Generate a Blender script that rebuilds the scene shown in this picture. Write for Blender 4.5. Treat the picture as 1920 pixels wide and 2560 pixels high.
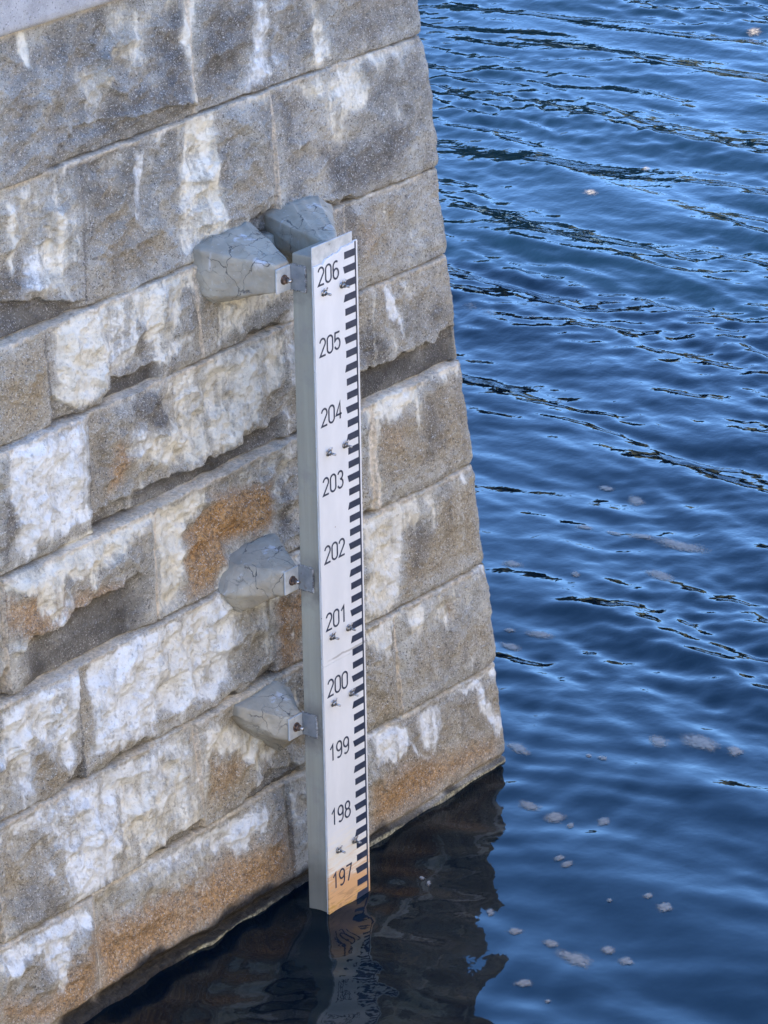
import bpy, bmesh, math
import numpy as np
from mathutils import Matrix, Vector

SC = bpy.context.scene
COL = SC.collection
for o in list(bpy.data.objects):
    bpy.data.objects.remove(o)

# ------------------------------------------------------------------ camera
cam = bpy.data.cameras.new('camera')
co = bpy.data.objects.new('camera', cam); COL.objects.link(co)
cam.sensor_fit = 'VERTICAL'; cam.sensor_height = 24.0
cam.lens = 12.0 / math.tan(math.radians(15.1343) / 2)
cam.clip_start = 0.1; cam.clip_end = 5000
RIGHT = Vector((0.600523, 0.799439, -0.016423)); DOWN = Vector((-0.307142, 0.211659, -0.927827)); FWD = Vector((0.738265, -0.562226, -0.372648))
m = Matrix((RIGHT, -DOWN, -FWD)).transposed().to_4x4()
m.translation = Vector((-11.61758, 9.17817, 7.82119))
co.matrix_world = m
SC.camera = co

# ------------------------------------------------------------------ sky and sun
SUN_ELEV = math.radians(36)
SUN_DIR = Vector((-0.66, -0.75, 0))          # horizontal direction towards the sun (behind the wall face)
SUN_DIR.normalize()
sd = Vector((SUN_DIR.x * math.cos(SUN_ELEV), SUN_DIR.y * math.cos(SUN_ELEV), math.sin(SUN_ELEV)))
world = bpy.data.worlds.new('World'); SC.world = world; world.use_nodes = True
wn = world.node_tree.nodes; wl = world.node_tree.links
sky = wn.new('ShaderNodeTexSky'); sky.sky_type = 'NISHITA'; sky.sun_disc = False
sky.sun_elevation = SUN_ELEV; sky.sun_rotation = math.atan2(SUN_DIR.x, SUN_DIR.y)
sky.air_density = 0.8; sky.dust_density = 0.3; sky.ozone_density = 8.0
wl.new(sky.outputs[0], wn['Background'].inputs[0]); wn['Background'].inputs[1].default_value = 0.14
sun = bpy.data.lights.new('sun', 'SUN'); sun.energy = 4.1; sun.angle = math.radians(0.5); sun.color = (1.0, 0.94, 0.85)
so = bpy.data.objects.new('sun', sun); COL.objects.link(so)
so.rotation_euler = sd.to_track_quat('Z', 'Y').to_euler(); so.location = sd * 40
SC.view_settings.view_transform = 'Standard'; SC.view_settings.look = 'None'
SC.view_settings.exposure = 2.93; SC.view_settings.gamma = 1.0

# measured layout of the pier face, metres along the wall and above the water
STAINS = [
    ('w',0.95,0.012,[(-0.189,3.542),(0.028,3.509),(0.025,3.375),(0.032,3.052),(0.053,2.995),(-0.197,2.96),(-0.258,3.05),(-0.186,3.35)]),
    ('v',0.95,0.006,[(-0.477,3.487),(-0.407,3.462),(-0.413,3.386),(-0.467,3.201),(-0.488,3.206),(-0.48,3.365)]),
    ('w',0.95,0.007,[(-1.087,4.097),(-1.034,4.085),(-1.046,3.934),(-1.078,3.932),(-1.098,3.982)]),
    ('w',0.8,0.02,[(-0.702,3.885),(-0.621,3.875),(-0.565,3.779),(-0.643,3.724),(-0.732,3.688),(-0.767,3.816)]),
    ('v',0.5,0.015,[(-0.752,3.693),(-0.679,3.676),(-0.706,3.543),(-0.787,3.555)]),
    ('w',0.5,0.03,[(-0.564,4.083),(-0.235,4.023),(-0.229,3.965),(-0.333,3.941),(-0.36,3.752),(-0.47,3.767),(-0.579,3.885)]),
    ('w',0.85,0.012,[(-0.17,3.868),(-0.095,3.993),(-0.039,3.981),(-0.071,3.752),(-0.058,3.539),(-0.13,3.547),(-0.092,3.709)]),
    ('v',0.9,0.008,[(0.322,3.905),(0.409,3.886),(0.435,3.784),(0.398,3.569),(0.227,3.55),(0.324,3.702)]),
    ('w',0.85,0.01,[(0.689,3.827),(0.771,3.809),(0.789,3.559),(0.704,3.52),(0.658,3.539)]),
    ('v',0.55,0.02,[(0.447,3.878),(0.525,3.862),(0.475,3.587),(0.413,3.576)]),
    ('v',0.45,0.02,[(0.778,3.774),(0.838,3.556),(0.806,3.521),(0.757,3.609)]),
    ('w',0.92,0.012,[(0.562,3.491),(0.796,3.502),(0.979,3.478),(1.037,3.375),(0.997,3.325),(0.884,3.278),(0.845,3.258),(0.871,3.17),(0.813,3.177),(0.729,3.263),(0.699,3.394)]),
    ('w',0.45,0.03,[(-1.269,3.508),(-0.826,3.518),(-0.805,3.466),(-0.788,3.312),(-0.854,3.141),(-1.308,3.262)]),
    ('w',0.85,0.012,[(-1.258,3.465),(-1.188,3.447),(-1.181,3.223),(-1.235,3.142),(-1.26,3.308)]),
    ('w',0.85,0.02,[(-1.024,3.372),(-0.893,3.339),(-0.931,2.994),(-1.113,3.036)]),
    ('v',0.8,0.02,[(-1.144,3.213),(-1.034,3.248),(-1.09,3.03),(-1.206,3.062)]),
    ('w',0.5,0.02,[(-0.677,3.495),(-0.57,3.485),(-0.567,3.338),(-0.632,3.306),(-0.675,3.398)]),
    ('w',0.95,0.012,[(-0.844,2.934),(-0.202,2.921),(-0.174,2.796),(-0.276,2.814),(-0.341,2.656),(-0.192,2.663),(-0.415,2.55),(-0.472,2.557),(-0.512,2.695),(-0.573,2.771),(-0.582,2.609),(-0.755,2.591),(-0.905,2.529),(-1.11,2.543),(-1.073,2.79),(-1.084,2.888)]),
    ('v',0.9,0.015,[(-0.749,2.844),(-0.596,2.801),(-0.596,2.633),(-0.748,2.603),(-0.779,2.687)]),
    ('w',0.75,0.015,[(-0.049,2.722),(0.159,2.684),(0.097,2.581),(-0.15,2.542),(-0.194,2.554),(-0.111,2.611)]),
    ('w',0.85,0.02,[(-0.71,2.511),(-0.182,2.532),(0.381,2.491),(0.358,2.314),(0.204,2.216),(0.179,2.151),(-0.061,2.082),(-0.363,2.086),(-0.588,2.167),(-0.717,2.278),(-0.726,2.398),(-0.482,2.294),(-0.419,2.324),(-0.472,2.468)]),
    ('v',0.9,0.01,[(-0.7,2.391),(-0.624,2.354),(-0.578,2.238),(-0.626,2.167),(-0.678,2.235)]),
    ('v',0.95,0.015,[(-1.426,2.509),(-0.939,2.491),(-0.962,2.044),(-1.086,2.056),(-1.294,2.056),(-1.419,2.031),(-1.384,2.183),(-1.452,2.339)]),
    ('w',0.95,0.012,[(-1.505,2.002),(-1.233,2.007),(-0.952,2.03),(-0.435,1.992),(-0.228,1.976),(-0.27,1.899),(-0.355,1.825),(-0.394,1.755),(-0.395,1.653),(-0.437,1.556),(-0.591,1.528),(-0.646,1.548),(-0.591,1.72),(-0.648,1.94),(-0.739,1.92),(-0.976,1.871),(-1.014,1.795),(-1.179,1.901),(-1.194,1.808),(-1.276,1.719),(-1.387,1.895),(-1.512,1.956)]),
    ('v',0.7,0.012,[(-1.175,1.854),(-1.117,1.834),(-1.121,1.733),(-1.199,1.692),(-1.263,1.663),(-1.293,1.708)]),
    ('w',0.6,0.03,[(-1.553,1.699),(-1.41,1.716),(-1.407,1.579),(-1.49,1.499),(-1.581,1.515)]),
    ('v',0.97,0.015,[(-1.033,1.504),(-0.682,1.509),(-0.445,1.497),(-0.231,1.515),(-0.122,1.416),(-0.12,1.311),(-0.177,1.109),(-0.31,1.053),(-0.535,1.084),(-0.803,1.076),(-1.105,1.085),(-1.081,1.426)]),
    ('w',0.6,0.03,[(-0.682,1.509),(-0.241,1.515),(-0.305,1.051),(-0.665,1.095)]),
    ('v',0.95,0.018,[(-1.586,1.483),(-1.13,1.495),(-1.186,1.134),(-1.245,1.069),(-1.382,1.278),(-1.406,1.201),(-1.439,1.066),(-1.521,1.072),(-1.518,1.244),(-1.633,1.185)]),
    ('w',0.6,0.02,[(-1.633,1.185),(-1.523,1.211),(-1.565,1.02),(-1.659,1.023)]),
    ('w',0.6,0.012,[(-0.073,1.376),(0.007,1.371),(-0.027,1.114),(-0.069,1.165)]),
    ('w',0.7,0.01,[(0.035,1.375),(0.083,1.367),(0.095,1.253),(0.061,1.118),(0.026,1.204)]),
    ('v',0.9,0.02,[(-1.663,0.994),(-1.174,1.002),(-0.886,1.013),(-0.605,0.974),(-0.704,0.822),(-0.955,0.849),(-1.033,0.512),(-1.209,0.486),(-1.32,0.506),(-1.355,0.743),(-1.44,0.901),(-1.671,0.942)]),
    ('w',0.8,0.02,[(-0.931,1.018),(-0.445,0.96),(-0.451,0.804),(-0.474,0.538),(-0.728,0.565),(-1.011,0.656),(-0.955,0.849)]),
    ('v',0.6,0.015,[(-1.463,0.91),(-1.384,0.79),(-1.336,0.629),(-1.328,0.518),(-1.42,0.717)]),
    ('w',0.92,0.012,[(-0.426,0.983),(-0.217,0.927),(-0.115,0.861),(-0.003,0.782),(0.018,0.688),(-0.062,0.646),(-0.163,0.746),(-0.34,0.836),(-0.423,0.793)]),
    ('v',0.7,0.012,[(-0.024,0.725),(0.079,0.666),(-0.045,0.565),(-0.105,0.532),(-0.121,0.613)]),
    ('v',0.97,0.01,[(-1.19,0.514),(-0.736,0.504),(-0.494,0.492),(-0.372,0.485),(-0.029,0.457),(-0.056,0.379),(-0.129,0.354),(-0.172,0.339),(-0.244,0.271),(-0.291,0.363),(-0.358,0.35),(-0.391,0.423),(-0.501,0.441),(-0.63,0.427),(-0.687,0.431),(-0.726,0.485),(-0.886,0.504),(-0.957,0.489),(-1.036,0.491),(-1.152,0.487)]),
    ('v',0.97,0.01,[(-1.74,0.501),(-1.208,0.491),(-1.195,0.401),(-1.336,0.4),(-1.388,0.349),(-1.403,0.198),(-1.433,0.15),(-1.477,0.231),(-1.528,0.357),(-1.548,0.434),(-1.612,0.408),(-1.667,0.361),(-1.763,0.357)]),
    ('w',0.6,0.015,[(0.113,0.503),(0.176,0.44),(0.213,0.292),(0.148,0.223),(0.114,0.332)]),
    ('v',0.97,0.006,[(0.994,2.508),(1.054,2.506),(1.156,2.333),(1.161,2.231),(1.143,2.221),(1.059,2.353)]),
    ('w',0.6,0.01,[(1.122,2.517),(1.192,2.489),(1.242,2.411),(1.194,2.355),(1.178,2.42)]),
    ('w',0.9,0.01,[(0.83,2.019),(1.092,2.019),(1.293,2.013),(1.344,2.015),(1.549,2.027),(1.575,2.011),(1.504,1.952),(1.439,1.943),(1.385,1.925),(1.366,1.992),(1.214,1.976),(1.215,1.881),(1.19,1.771),(1.181,1.922),(1.076,1.884),(0.98,1.889),(0.909,1.927),(0.82,1.93)]),
    ('w',0.85,0.006,[(0.862,1.972),(0.924,1.954),(0.892,1.501),(0.825,1.504)]),
    ('w',0.92,0.012,[(0.775,1.522),(0.935,1.519),(1.158,1.501),(1.361,1.5),(1.282,1.478),(1.288,1.372),(1.264,1.315),(1.226,1.432),(1.191,1.475),(1.155,1.368),(1.041,1.364),(0.993,1.061),(0.899,1.021),(0.749,1.025),(0.739,1.228)]),
    ('v',0.8,0.015,[(0.938,1.467),(1.056,1.466),(1.005,1.086),(0.923,1.095)]),
    ('v',0.97,0.005,[(1.414,1.508),(1.52,1.523),(1.522,1.434),(1.475,1.481),(1.422,1.475)]),
    ('w',0.9,0.01,[(0.723,1.002),(0.898,1.012),(1.291,0.999),(1.343,0.882),(1.32,0.791),(1.261,0.844),(1.225,0.981),(1.162,0.985),(1.112,0.897),(1.087,0.784),(1.046,0.88),(1.007,0.974),(0.907,0.986),(0.871,0.789),(0.783,0.893),(0.715,0.935)]),
    ('v',0.97,0.005,[(1.515,1.011),(1.636,1.025),(1.638,0.954),(1.604,0.989),(1.538,0.988)]),
    ('v',0.95,0.008,[(0.686,0.507),(0.84,0.53),(0.958,0.463),(0.963,0.402),(1.042,0.298),(1.126,0.257),(1.1,0.242),(1.019,0.307),(0.951,0.399),(0.919,0.337),(0.768,0.354),(0.686,0.386)]),
    ('v',0.95,0.008,[(1.023,0.472),(1.206,0.493),(1.215,0.389),(1.21,0.342),(1.142,0.259),(1.069,0.321)]),
    ('v',0.98,0.006,[(1.309,0.473),(1.43,0.496),(1.659,0.504),(1.659,0.444),(1.587,0.462),(1.533,0.458),(1.563,0.353),(1.684,0.232),(1.667,0.196),(1.621,0.157),(1.588,0.234),(1.505,0.317),(1.478,0.444),(1.362,0.477)]),
    ('v',0.75,0.015,[(0.355,2.603),(0.437,2.607),(0.369,1.997),(0.332,1.864),(0.316,2.013)]),
    ('w',0.6,0.02,[(0.234,2.056),(0.363,1.998),(0.346,1.823),(0.279,1.773),(0.244,1.928)]),
    ('w',0.75,0.01,[(0.154,3.042),(-0.208,2.996),(-0.212,2.889),(-0.151,2.742),(0.182,2.597),(0.459,2.674),(0.455,2.867)]),
    ('w',0.75,0.01,[(0.15,1.67),(-0.149,1.624),(-0.256,1.503),(-0.158,1.385),(0.154,1.332),(0.325,1.474)]),
    ('w',0.75,0.01,[(0.077,1.027),(-0.032,1.022),(-0.228,1.006),(-0.229,0.958),(-0.183,0.878),(0.0,0.721),(0.057,0.647),(0.215,0.68),(0.256,0.871)]),
    ('w',0.75,0.01,[(0.302,2.999),(0.321,2.875),(0.644,2.797),(0.693,2.942),(0.656,2.986)]),
    ('d',0.75,0.03,[(-0.523,4.052),(-0.332,3.947),(-0.103,3.995),(-0.112,3.752),(-0.116,3.54),(-0.312,3.57),(-0.481,3.594),(-0.675,3.592),(-0.684,3.69),(-0.485,3.732),(-0.338,3.739),(-0.332,3.947)]),
    ('d',0.65,0.03,[(-0.029,3.979),(0.319,3.905),(0.319,3.706),(0.196,3.567),(-0.04,3.539),(-0.053,3.723)]),
    ('d',0.5,0.05,[(0.473,3.873),(1.419,3.672),(1.433,3.546),(0.809,3.546),(0.456,3.541)]),
    ('d',0.4,0.05,[(-1.179,4.085),(-0.604,4.069),(-0.709,3.68),(-1.261,3.561)]),
    ('d',0.75,0.03,[(1.052,3.201),(1.234,3.209),(1.317,3.175),(1.315,3.062),(1.131,2.95),(0.727,2.956),(0.64,3.212),(0.842,3.14)]),
    ('d',0.4,0.04,[(0.424,3.497),(0.604,3.438),(0.676,3.146),(0.548,3.005),(0.402,3.025)]),
    ('d',0.75,0.02,[(0.928,2.368),(1.046,2.242),(1.057,2.145),(0.843,2.17),(0.854,2.259)]),
    ('d',0.45,0.04,[(1.122,2.39),(1.446,2.373),(1.547,2.197),(1.303,2.174),(1.129,2.205)]),
    ('d',0.9,0.015,[(-0.687,2.484),(-0.483,2.482),(-0.418,2.332),(-0.482,2.294),(-0.668,2.409)]),
    ('d',0.5,0.015,[(-0.563,2.775),(-0.5,2.69),(-0.493,2.57),(-0.574,2.61)]),
    ('d',0.9,0.02,[(-1.451,2.348),(-1.377,2.229),(-1.374,2.161),(-1.461,2.035),(-1.501,2.031)]),
    ('d',0.5,0.02,[(-0.272,2.879),(-0.184,2.872),(-0.189,2.686),(-0.263,2.673)]),
    ('d',0.6,0.02,[(-0.368,2.465),(-0.297,2.427),(-0.33,2.282),(-0.394,2.284)]),
    ('d',0.6,0.03,[(0.223,2.588),(0.39,2.628),(0.39,2.523),(0.188,2.528)]),
    ('d',0.5,0.03,[(0.25,2.387),(0.373,2.387),(0.338,2.185),(0.252,2.193)]),
    ('d',0.6,0.02,[(0.231,1.824),(0.332,1.864),(0.325,1.595),(0.243,1.604)]),
    ('d',0.5,0.03,[(1.276,1.941),(1.388,1.87),(1.394,1.661),(1.238,1.615),(1.216,1.809)]),
    ('d',0.4,0.02,[(1.179,1.369),(1.292,1.294),(1.187,1.176),(1.089,1.114),(1.07,1.33)]),
    ('d',0.55,0.03,[(-1.243,3.24),(-1.066,3.192),(-1.09,3.03),(-1.34,3.059),(-1.323,3.166)]),
    ('d',0.5,0.03,[(-1.477,0.74),(-1.364,0.605),(-1.333,0.485),(-1.599,0.491),(-1.653,0.603)]),
    ('r',0.95,0.02,[(-0.189,1.932),(0.067,1.882),(0.191,1.873),(0.164,1.673),(-0.116,1.673),(-0.229,1.525),(-0.411,1.536),(-0.407,1.657),(-0.375,1.799),(-0.244,1.859)]),
    ('t',0.7,0.03,[(-0.368,1.736),(-0.167,1.668),(-0.227,1.524),(-0.411,1.536)]),
    ('r',0.75,0.02,[(-1.314,1.927),(-1.2,1.859),(-1.188,1.766),(-1.083,1.808),(-0.833,1.773),(-0.852,1.74),(-1.023,1.738),(-1.278,1.71),(-1.415,1.709),(-1.535,1.811),(-1.515,1.939),(-1.399,1.907)]),
    ('r',0.7,0.015,[(-0.789,2.358),(-0.714,2.297),(-0.706,2.147),(-0.823,2.128)]),
    ('t',0.6,0.03,[(-0.892,2.453),(-0.747,2.443),(-0.771,2.111),(-0.924,2.075)]),
    ('r',0.75,0.02,[(0.125,1.373),(0.312,1.343),(0.279,0.997),(0.125,1.021)]),
    ('d',0.45,0.02,[(0.125,1.373),(0.312,1.343),(0.279,0.997),(0.125,1.021)]),
    ('t',0.9,0.025,[(-0.403,0.824),(-0.092,0.713),(-0.096,0.558),(-0.429,0.519)]),
    ('r',0.4,0.02,[(-0.379,0.805),(-0.133,0.729),(-0.202,0.626),(-0.393,0.608)]),
    ('t',0.9,0.03,[(-1.371,2.859),(-1.138,2.873),(-1.087,2.776),(-1.123,2.54),(-1.422,2.534)]),
    ('t',0.6,0.05,[(-0.79,3.459),(-0.48,3.431),(-0.5,3.206),(-0.261,3.044),(-0.295,2.986),(-0.791,2.971),(-0.818,3.191)]),
    ('t',0.5,0.04,[(0.051,3.266),(0.361,3.224),(0.36,3.018),(0.068,3.008)]),
    ('t',0.6,0.04,[(0.839,2.895),(1.212,2.907),(1.175,2.593),(0.86,2.606)]),
    ('r',0.25,0.03,[(0.858,2.82),(1.0,2.818),(0.983,2.68),(0.868,2.675)]),
    ('t',0.8,0.04,[(0.889,1.909),(1.181,1.895),(1.338,1.959),(1.603,1.881),(1.598,1.559),(0.88,1.598)]),
    ('r',0.3,0.04,[(0.917,1.901),(1.115,1.84),(1.074,1.741),(0.93,1.767)]),
    ('t',0.85,0.03,[(1.057,1.353),(1.262,1.304),(1.308,1.441),(1.588,1.467),(1.62,1.05),(0.992,1.052)]),
    ('t',0.55,0.04,[(1.094,0.901),(1.325,0.781),(1.674,0.816),(1.645,0.549),(0.939,0.61)]),
    ('r',0.3,0.02,[(1.312,0.941),(1.401,0.91),(1.393,0.835),(1.316,0.842)]),
    ('t',0.8,0.03,[(0.684,0.704),(0.919,0.694),(0.916,0.541),(0.693,0.538)]),
    ('t',0.8,0.02,[(-1.388,1.237),(-1.214,1.109),(-1.204,1.018),(-1.422,1.016),(-1.414,1.152)]),
    ('t',0.7,0.02,[(-1.676,0.909),(-1.565,0.864),(-1.516,0.721),(-1.676,0.612),(-1.717,0.647)]),
    ('t',0.7,0.02,[(-1.491,0.956),(-1.446,0.938),(-1.438,0.759),(-1.492,0.799)]),
    ('t',0.75,0.03,[(-0.664,1.104),(-0.333,1.043),(-0.342,0.974),(-0.672,1.044)]),
    ('t',0.6,0.015,[(-0.094,1.32),(0.031,1.348),(-0.006,1.069),(-0.114,1.072)]),
    ('t',0.6,0.02,[(0.715,0.481),(0.9,0.527),(1.725,0.4),(1.698,0.087),(0.579,0.088)]),
    ('r',0.9,0.04,[(-1.203,0.357),(-0.721,0.336),(-0.245,0.307),(0.085,0.286),(0.099,0.07),(-0.546,0.076),(-1.199,0.046)]),
    ('r',0.85,0.04,[(-1.384,0.309),(-1.215,0.362),(-1.209,0.069),(-1.375,0.042),(-1.608,0.12),(-1.787,0.201),(-1.772,0.301),(-1.499,0.198)]),
    ('r',0.85,0.04,[(0.676,0.283),(0.962,0.289),(1.199,0.218),(1.601,0.144),(1.61,0.08),(1.12,0.07),(0.651,0.078)]),
    ('d',0.4,0.03,[(0.668,0.091),(1.181,0.065),(1.625,0.074),(1.691,0.029),(1.173,-0.011),(0.656,-0.002)]),
]
CHIPS = [
    (4,0.75,0.012,0.09,[(-0.697,2.108),(-0.473,2.084),(-0.336,2.079),(-0.06,2.085),(0.16,2.114),(0.336,2.149)]),
    (5,0.9,0.012,0.07,[(-0.832,2.53),(-0.739,2.597),(-0.601,2.593),(-0.467,2.588),(-0.438,2.511)]),
    (5,0.9,0.01,0.05,[(0.07,2.535),(0.166,2.56),(0.281,2.559),(0.364,2.53)]),
    (6,0.5,0.02,0.06,[(-1.471,3.087),(-1.339,3.065),(-1.221,3.055),(-1.078,3.018),(-0.854,2.966),(-0.839,2.939)]),
    (4,0.35,0.035,0.06,[(0.82,2.171),(1.011,2.144),(1.153,2.161),(1.333,2.15),(1.453,2.177),(1.575,2.174)]),
    (3,0.55,0.012,0.1,[(-1.509,1.683),(-1.411,1.708),(-1.278,1.71),(-1.145,1.733),(-1.021,1.749),(-0.92,1.766),(-0.822,1.764),(-0.745,1.775),(-0.613,1.731)]),
    (2,0.5,0.01,0.05,[(-0.309,1.025),(-0.2,1.039),(-0.04,1.017),(0.068,1.005)]),
    (1,0.5,0.01,0.05,[(-0.904,0.504),(-0.823,0.534),(-0.718,0.546),(-0.617,0.514)]),
    (1,0.5,0.012,0.08,[(-0.159,0.535),(0.007,0.544),(0.177,0.563),(0.25,0.582)]),
]
JOINTS = {0:[(-1.181,-1.206),(0.109,0.085)],1:[(-0.461,-0.445),(-1.689,-1.713),(0.929,0.935)],2:[(-1.129,-1.139),(0.078,0.11)],3:[(-0.598,-0.603),(0.883,0.869)],4:[(-0.923,-0.951)],5:[(-0.19,-0.188),(0.813,0.795)],6:[(0.393,0.377),(-0.794,-0.846)],7:[(-0.073,-0.091),(-1.918,-1.943)]}
FOAM = [
    (2.283,0.194,0.008,0.05,-0.057,0.031),
    (2.391,0.373,0.006,0.104,-0.071,0.035),
    (2.403,0.551,0.015,0.038,-0.042,0.024),
    (1.839,-0.303,-0.013,0.079,-0.046,0.021),
    (1.376,0.089,0.006,0.063,-0.042,0.023),
    (1.347,0.247,0.026,0.037,-0.043,0.03),
    (1.325,0.35,0.022,0.008,-0.02,0.018),
    (1.451,0.446,0.018,0.025,-0.037,0.025),
    (1.008,0.506,0.021,0.02,-0.019,0.014),
    (0.981,0.568,0.025,0.019,-0.021,0.017),
    (0.928,1.028,0.016,0.015,-0.02,0.014),
    (0.882,1.144,0.007,0.036,-0.039,0.02),
    (0.432,0.542,0.001,0.018,-0.032,0.016),
    (0.352,0.727,0.028,0.026,-0.028,0.022),
    (0.351,0.913,0.013,0.03,-0.033,0.021),
    (0.297,1.077,-0.008,0.092,-0.058,0.025),
    (0.453,1.138,0.011,0.027,-0.033,0.02),
    (0.411,1.256,0.013,0.03,-0.036,0.021),
    (-0.013,1.028,0.025,0.029,-0.026,0.019),
    (-0.072,1.192,0.013,0.008,-0.011,0.01),
    (1.959,0.021,0.008,0.011,-0.016,0.011),
    (1.977,0.086,0.004,0.024,-0.022,0.012),
    (0.518,0.11,0.008,0.011,-0.017,0.012),
    (0.496,0.164,0.014,0.003,-0.017,0.018),
    (0.808,0.909,0.006,0.009,-0.014,0.009),
    (4.806,-1.594,-0.001,0.061,-0.051,0.027),
    (4.872,-1.836,0.013,0.046,-0.028,0.017),
    (4.321,-1.611,0.017,0.048,-0.031,0.02),
    (4.35,-1.429,0.006,0.052,-0.029,0.016),
    (4.385,-1.278,0.021,0.07,-0.034,0.02),
    (4.397,-1.044,0.016,0.15,-0.063,0.034),
    (3.677,-1.629,0.022,0.059,-0.039,0.025),
    (3.741,-1.27,0.001,0.029,-0.028,0.015),
    (4.002,-0.911,0.001,0.095,-0.056,0.029),
    (2.968,-1.142,0.011,0.029,-0.019,0.012),
    (3.005,-0.983,0.019,0.074,-0.038,0.023),
    (2.825,-1.041,0.003,0.06,-0.034,0.019),
    (6.884,-4.202,0.01,0.057,-0.057,0.037),
    (6.876,-4.049,0.019,0.062,-0.06,0.04),
    (6.953,-3.787,0.029,0.043,-0.034,0.024),
    (7.572,-3.575,0.02,0.029,-0.036,0.024),
    (13.592,-6.294,0.034,0.052,-0.067,0.042),
    (10.119,-5.019,0.02,0.03,-0.044,0.029),
    (9.323,-4.953,0.014,0.05,-0.046,0.029),
]
FOAM_LABELS = [
    'roundish grey foam patch left of the longest foam oval, out from the pier corner',
    'long slanted foam oval, largest of the row of three right of the pier corner',
    'small oval at the right end of the row of three foam patches',
    'streaky foam patch touching the foot of the pier corner',
    'uneven foam patch just below the pier corner, leftmost of its short row',
    'squarish foam patch second in the short row below the pier corner',
    'small sliver of foam under the squarish patch below the pier corner',
    'round lone foam patch at the right end of the short row below the pier corner',
    'thin foam fleck, upper of a close pair over the blue ripples',
    'thin foam fleck, lower of a close pair over the blue ripples',
    'faint small foam fleck up and left of a rounder patch, far from the pier',
    'roundish faint foam patch by itself in the blue water at lower right',
    'little foam blob on the edge of the pier reflection, above a larger oval',
    'oval foam patch touching the tip of a dark spike of the pier reflection',
    'round foam patch above and left of the big lower foam slab',
    'big elongated foam slab at lower right, largest of its cluster',
    'small round foam patch above right of the big lower foam slab',
    'round foam patch right of the big lower foam slab, last of its cluster',
    'lone flat oval of foam under the big lower foam slab',
    'very faint foam fleck lowest on the water, near the bottom edge',
    'tiny foam fleck, left of two specks between the pier corner and the row of three',
    'small foam fleck, right of two specks between the pier corner and the row of three',
    'tiny foam speck in the dark reflection right of the gauge, upper of two',
    'tiny foam speck in the dark reflection right of the gauge, lower of two',
    'dim foam speck left of the faint lone patch at lower right',
    'pale compact foam patch above the long dark wave, highest of the middle group',
    'narrow dim foam streak left of the pale compact patch over the long dark wave',
    'small foam oval at the left start of the long foam chain',
    'thin foam strip second from left in the long foam chain',
    'longish foam strip in the middle of the long foam chain',
    'broad drawn-out foam raft at the right end of the long foam chain',
    'oval foam patch close to the pier edge, level with number 202',
    'faint foam speck midway between two ovals, under the foam chain',
    'slanted foam oval lying just below a long dark ripple',
    'slim foam fleck, top of three near the pier edge at number 200',
    'long thin foam oval, rightmost of three near the pier edge at number 200',
    'slanted foam streak, lowest of three near the pier edge at number 200',
    'foam oval nearest the pier of a pair, level with number 205',
    'broader foam oval, right one of the pair beside the pier level with number 205',
    'dim thin foam streak right of the pair beside the pier, level with number 205',
    'small foam patch alone among dark ripples, level with number 205',
    'distant foam patch in the top right corner of the water',
    'distant small foam fleck among dark wavelets, level with the top of the gauge',
    'distant dim foam patch left of another fleck, just above the gauge top level',
]

# ------------------------------------------------------------------ noise helpers
def _h(ix, iy, seed):
    n = (ix.astype(np.int64) * 374761393 + iy.astype(np.int64) * 668265263 + seed * 2147483647) & 0xFFFFFFFF
    n = ((n ^ (n >> 13)) * 1274126177) & 0xFFFFFFFF
    n = n ^ (n >> 16)
    n = (n * 2246822519) & 0xFFFFFFFF
    return ((n ^ (n >> 15)) & 0xFFFFFF) / float(0xFFFFFF)

def vnoise(x, y, seed=0):
    x = np.asarray(x, float); y = np.asarray(y, float)
    ix = np.floor(x); iy = np.floor(y); fx = x - ix; fy = y - iy
    ix = ix.astype(np.int64); iy = iy.astype(np.int64)
    fx = fx * fx * fx * (fx * (fx * 6 - 15) + 10); fy = fy * fy * fy * (fy * (fy * 6 - 15) + 10)
    a = _h(ix, iy, seed); b = _h(ix + 1, iy, seed); c = _h(ix, iy + 1, seed); d = _h(ix + 1, iy + 1, seed)
    return ((a + (b - a) * fx) * (1 - fy) + (c + (d - c) * fx) * fy) * 2 - 1

def fbm(x, y, octv=4, seed=0, gain=0.5, ridge=False):
    t = 0; amp = 1; tot = 0
    for i in range(octv):
        n = vnoise(x, y, seed + i * 17)
        if ridge: n = 1 - 2 * np.abs(n)
        t = t + n * amp; tot += amp; amp *= gain
        x, y = (x * 1.8 + y * 0.9) + 3.1, (y * 1.8 - x * 0.9) + 7.7
    return t / tot

def sstep(a, b, x):
    t = np.clip((x - a) / (b - a), 0, 1); return t * t * (3 - 2 * t)

def signed_dist(px, py, poly):
    """positive inside the polygon"""
    n = len(poly); d2 = np.full(px.shape, 1e9); inside = np.zeros(px.shape, bool)
    for i in range(n):
        x0, y0 = poly[i]; x1, y1 = poly[(i + 1) % n]
        ex, ey = x1 - x0, y1 - y0
        t = np.clip(((px - x0) * ex + (py - y0) * ey) / (ex * ex + ey * ey + 1e-12), 0, 1)
        d2 = np.minimum(d2, (px - x0 - t * ex) ** 2 + (py - y0 - t * ey) ** 2)
        c = ((y0 > py) != (y1 > py)) & (px < (x1 - x0) * (py - y0) / ((y1 - y0) if y1 != y0 else 1e-9) + x0)
        inside ^= c
    d = np.sqrt(d2)
    return np.where(inside, d, -d)

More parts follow.
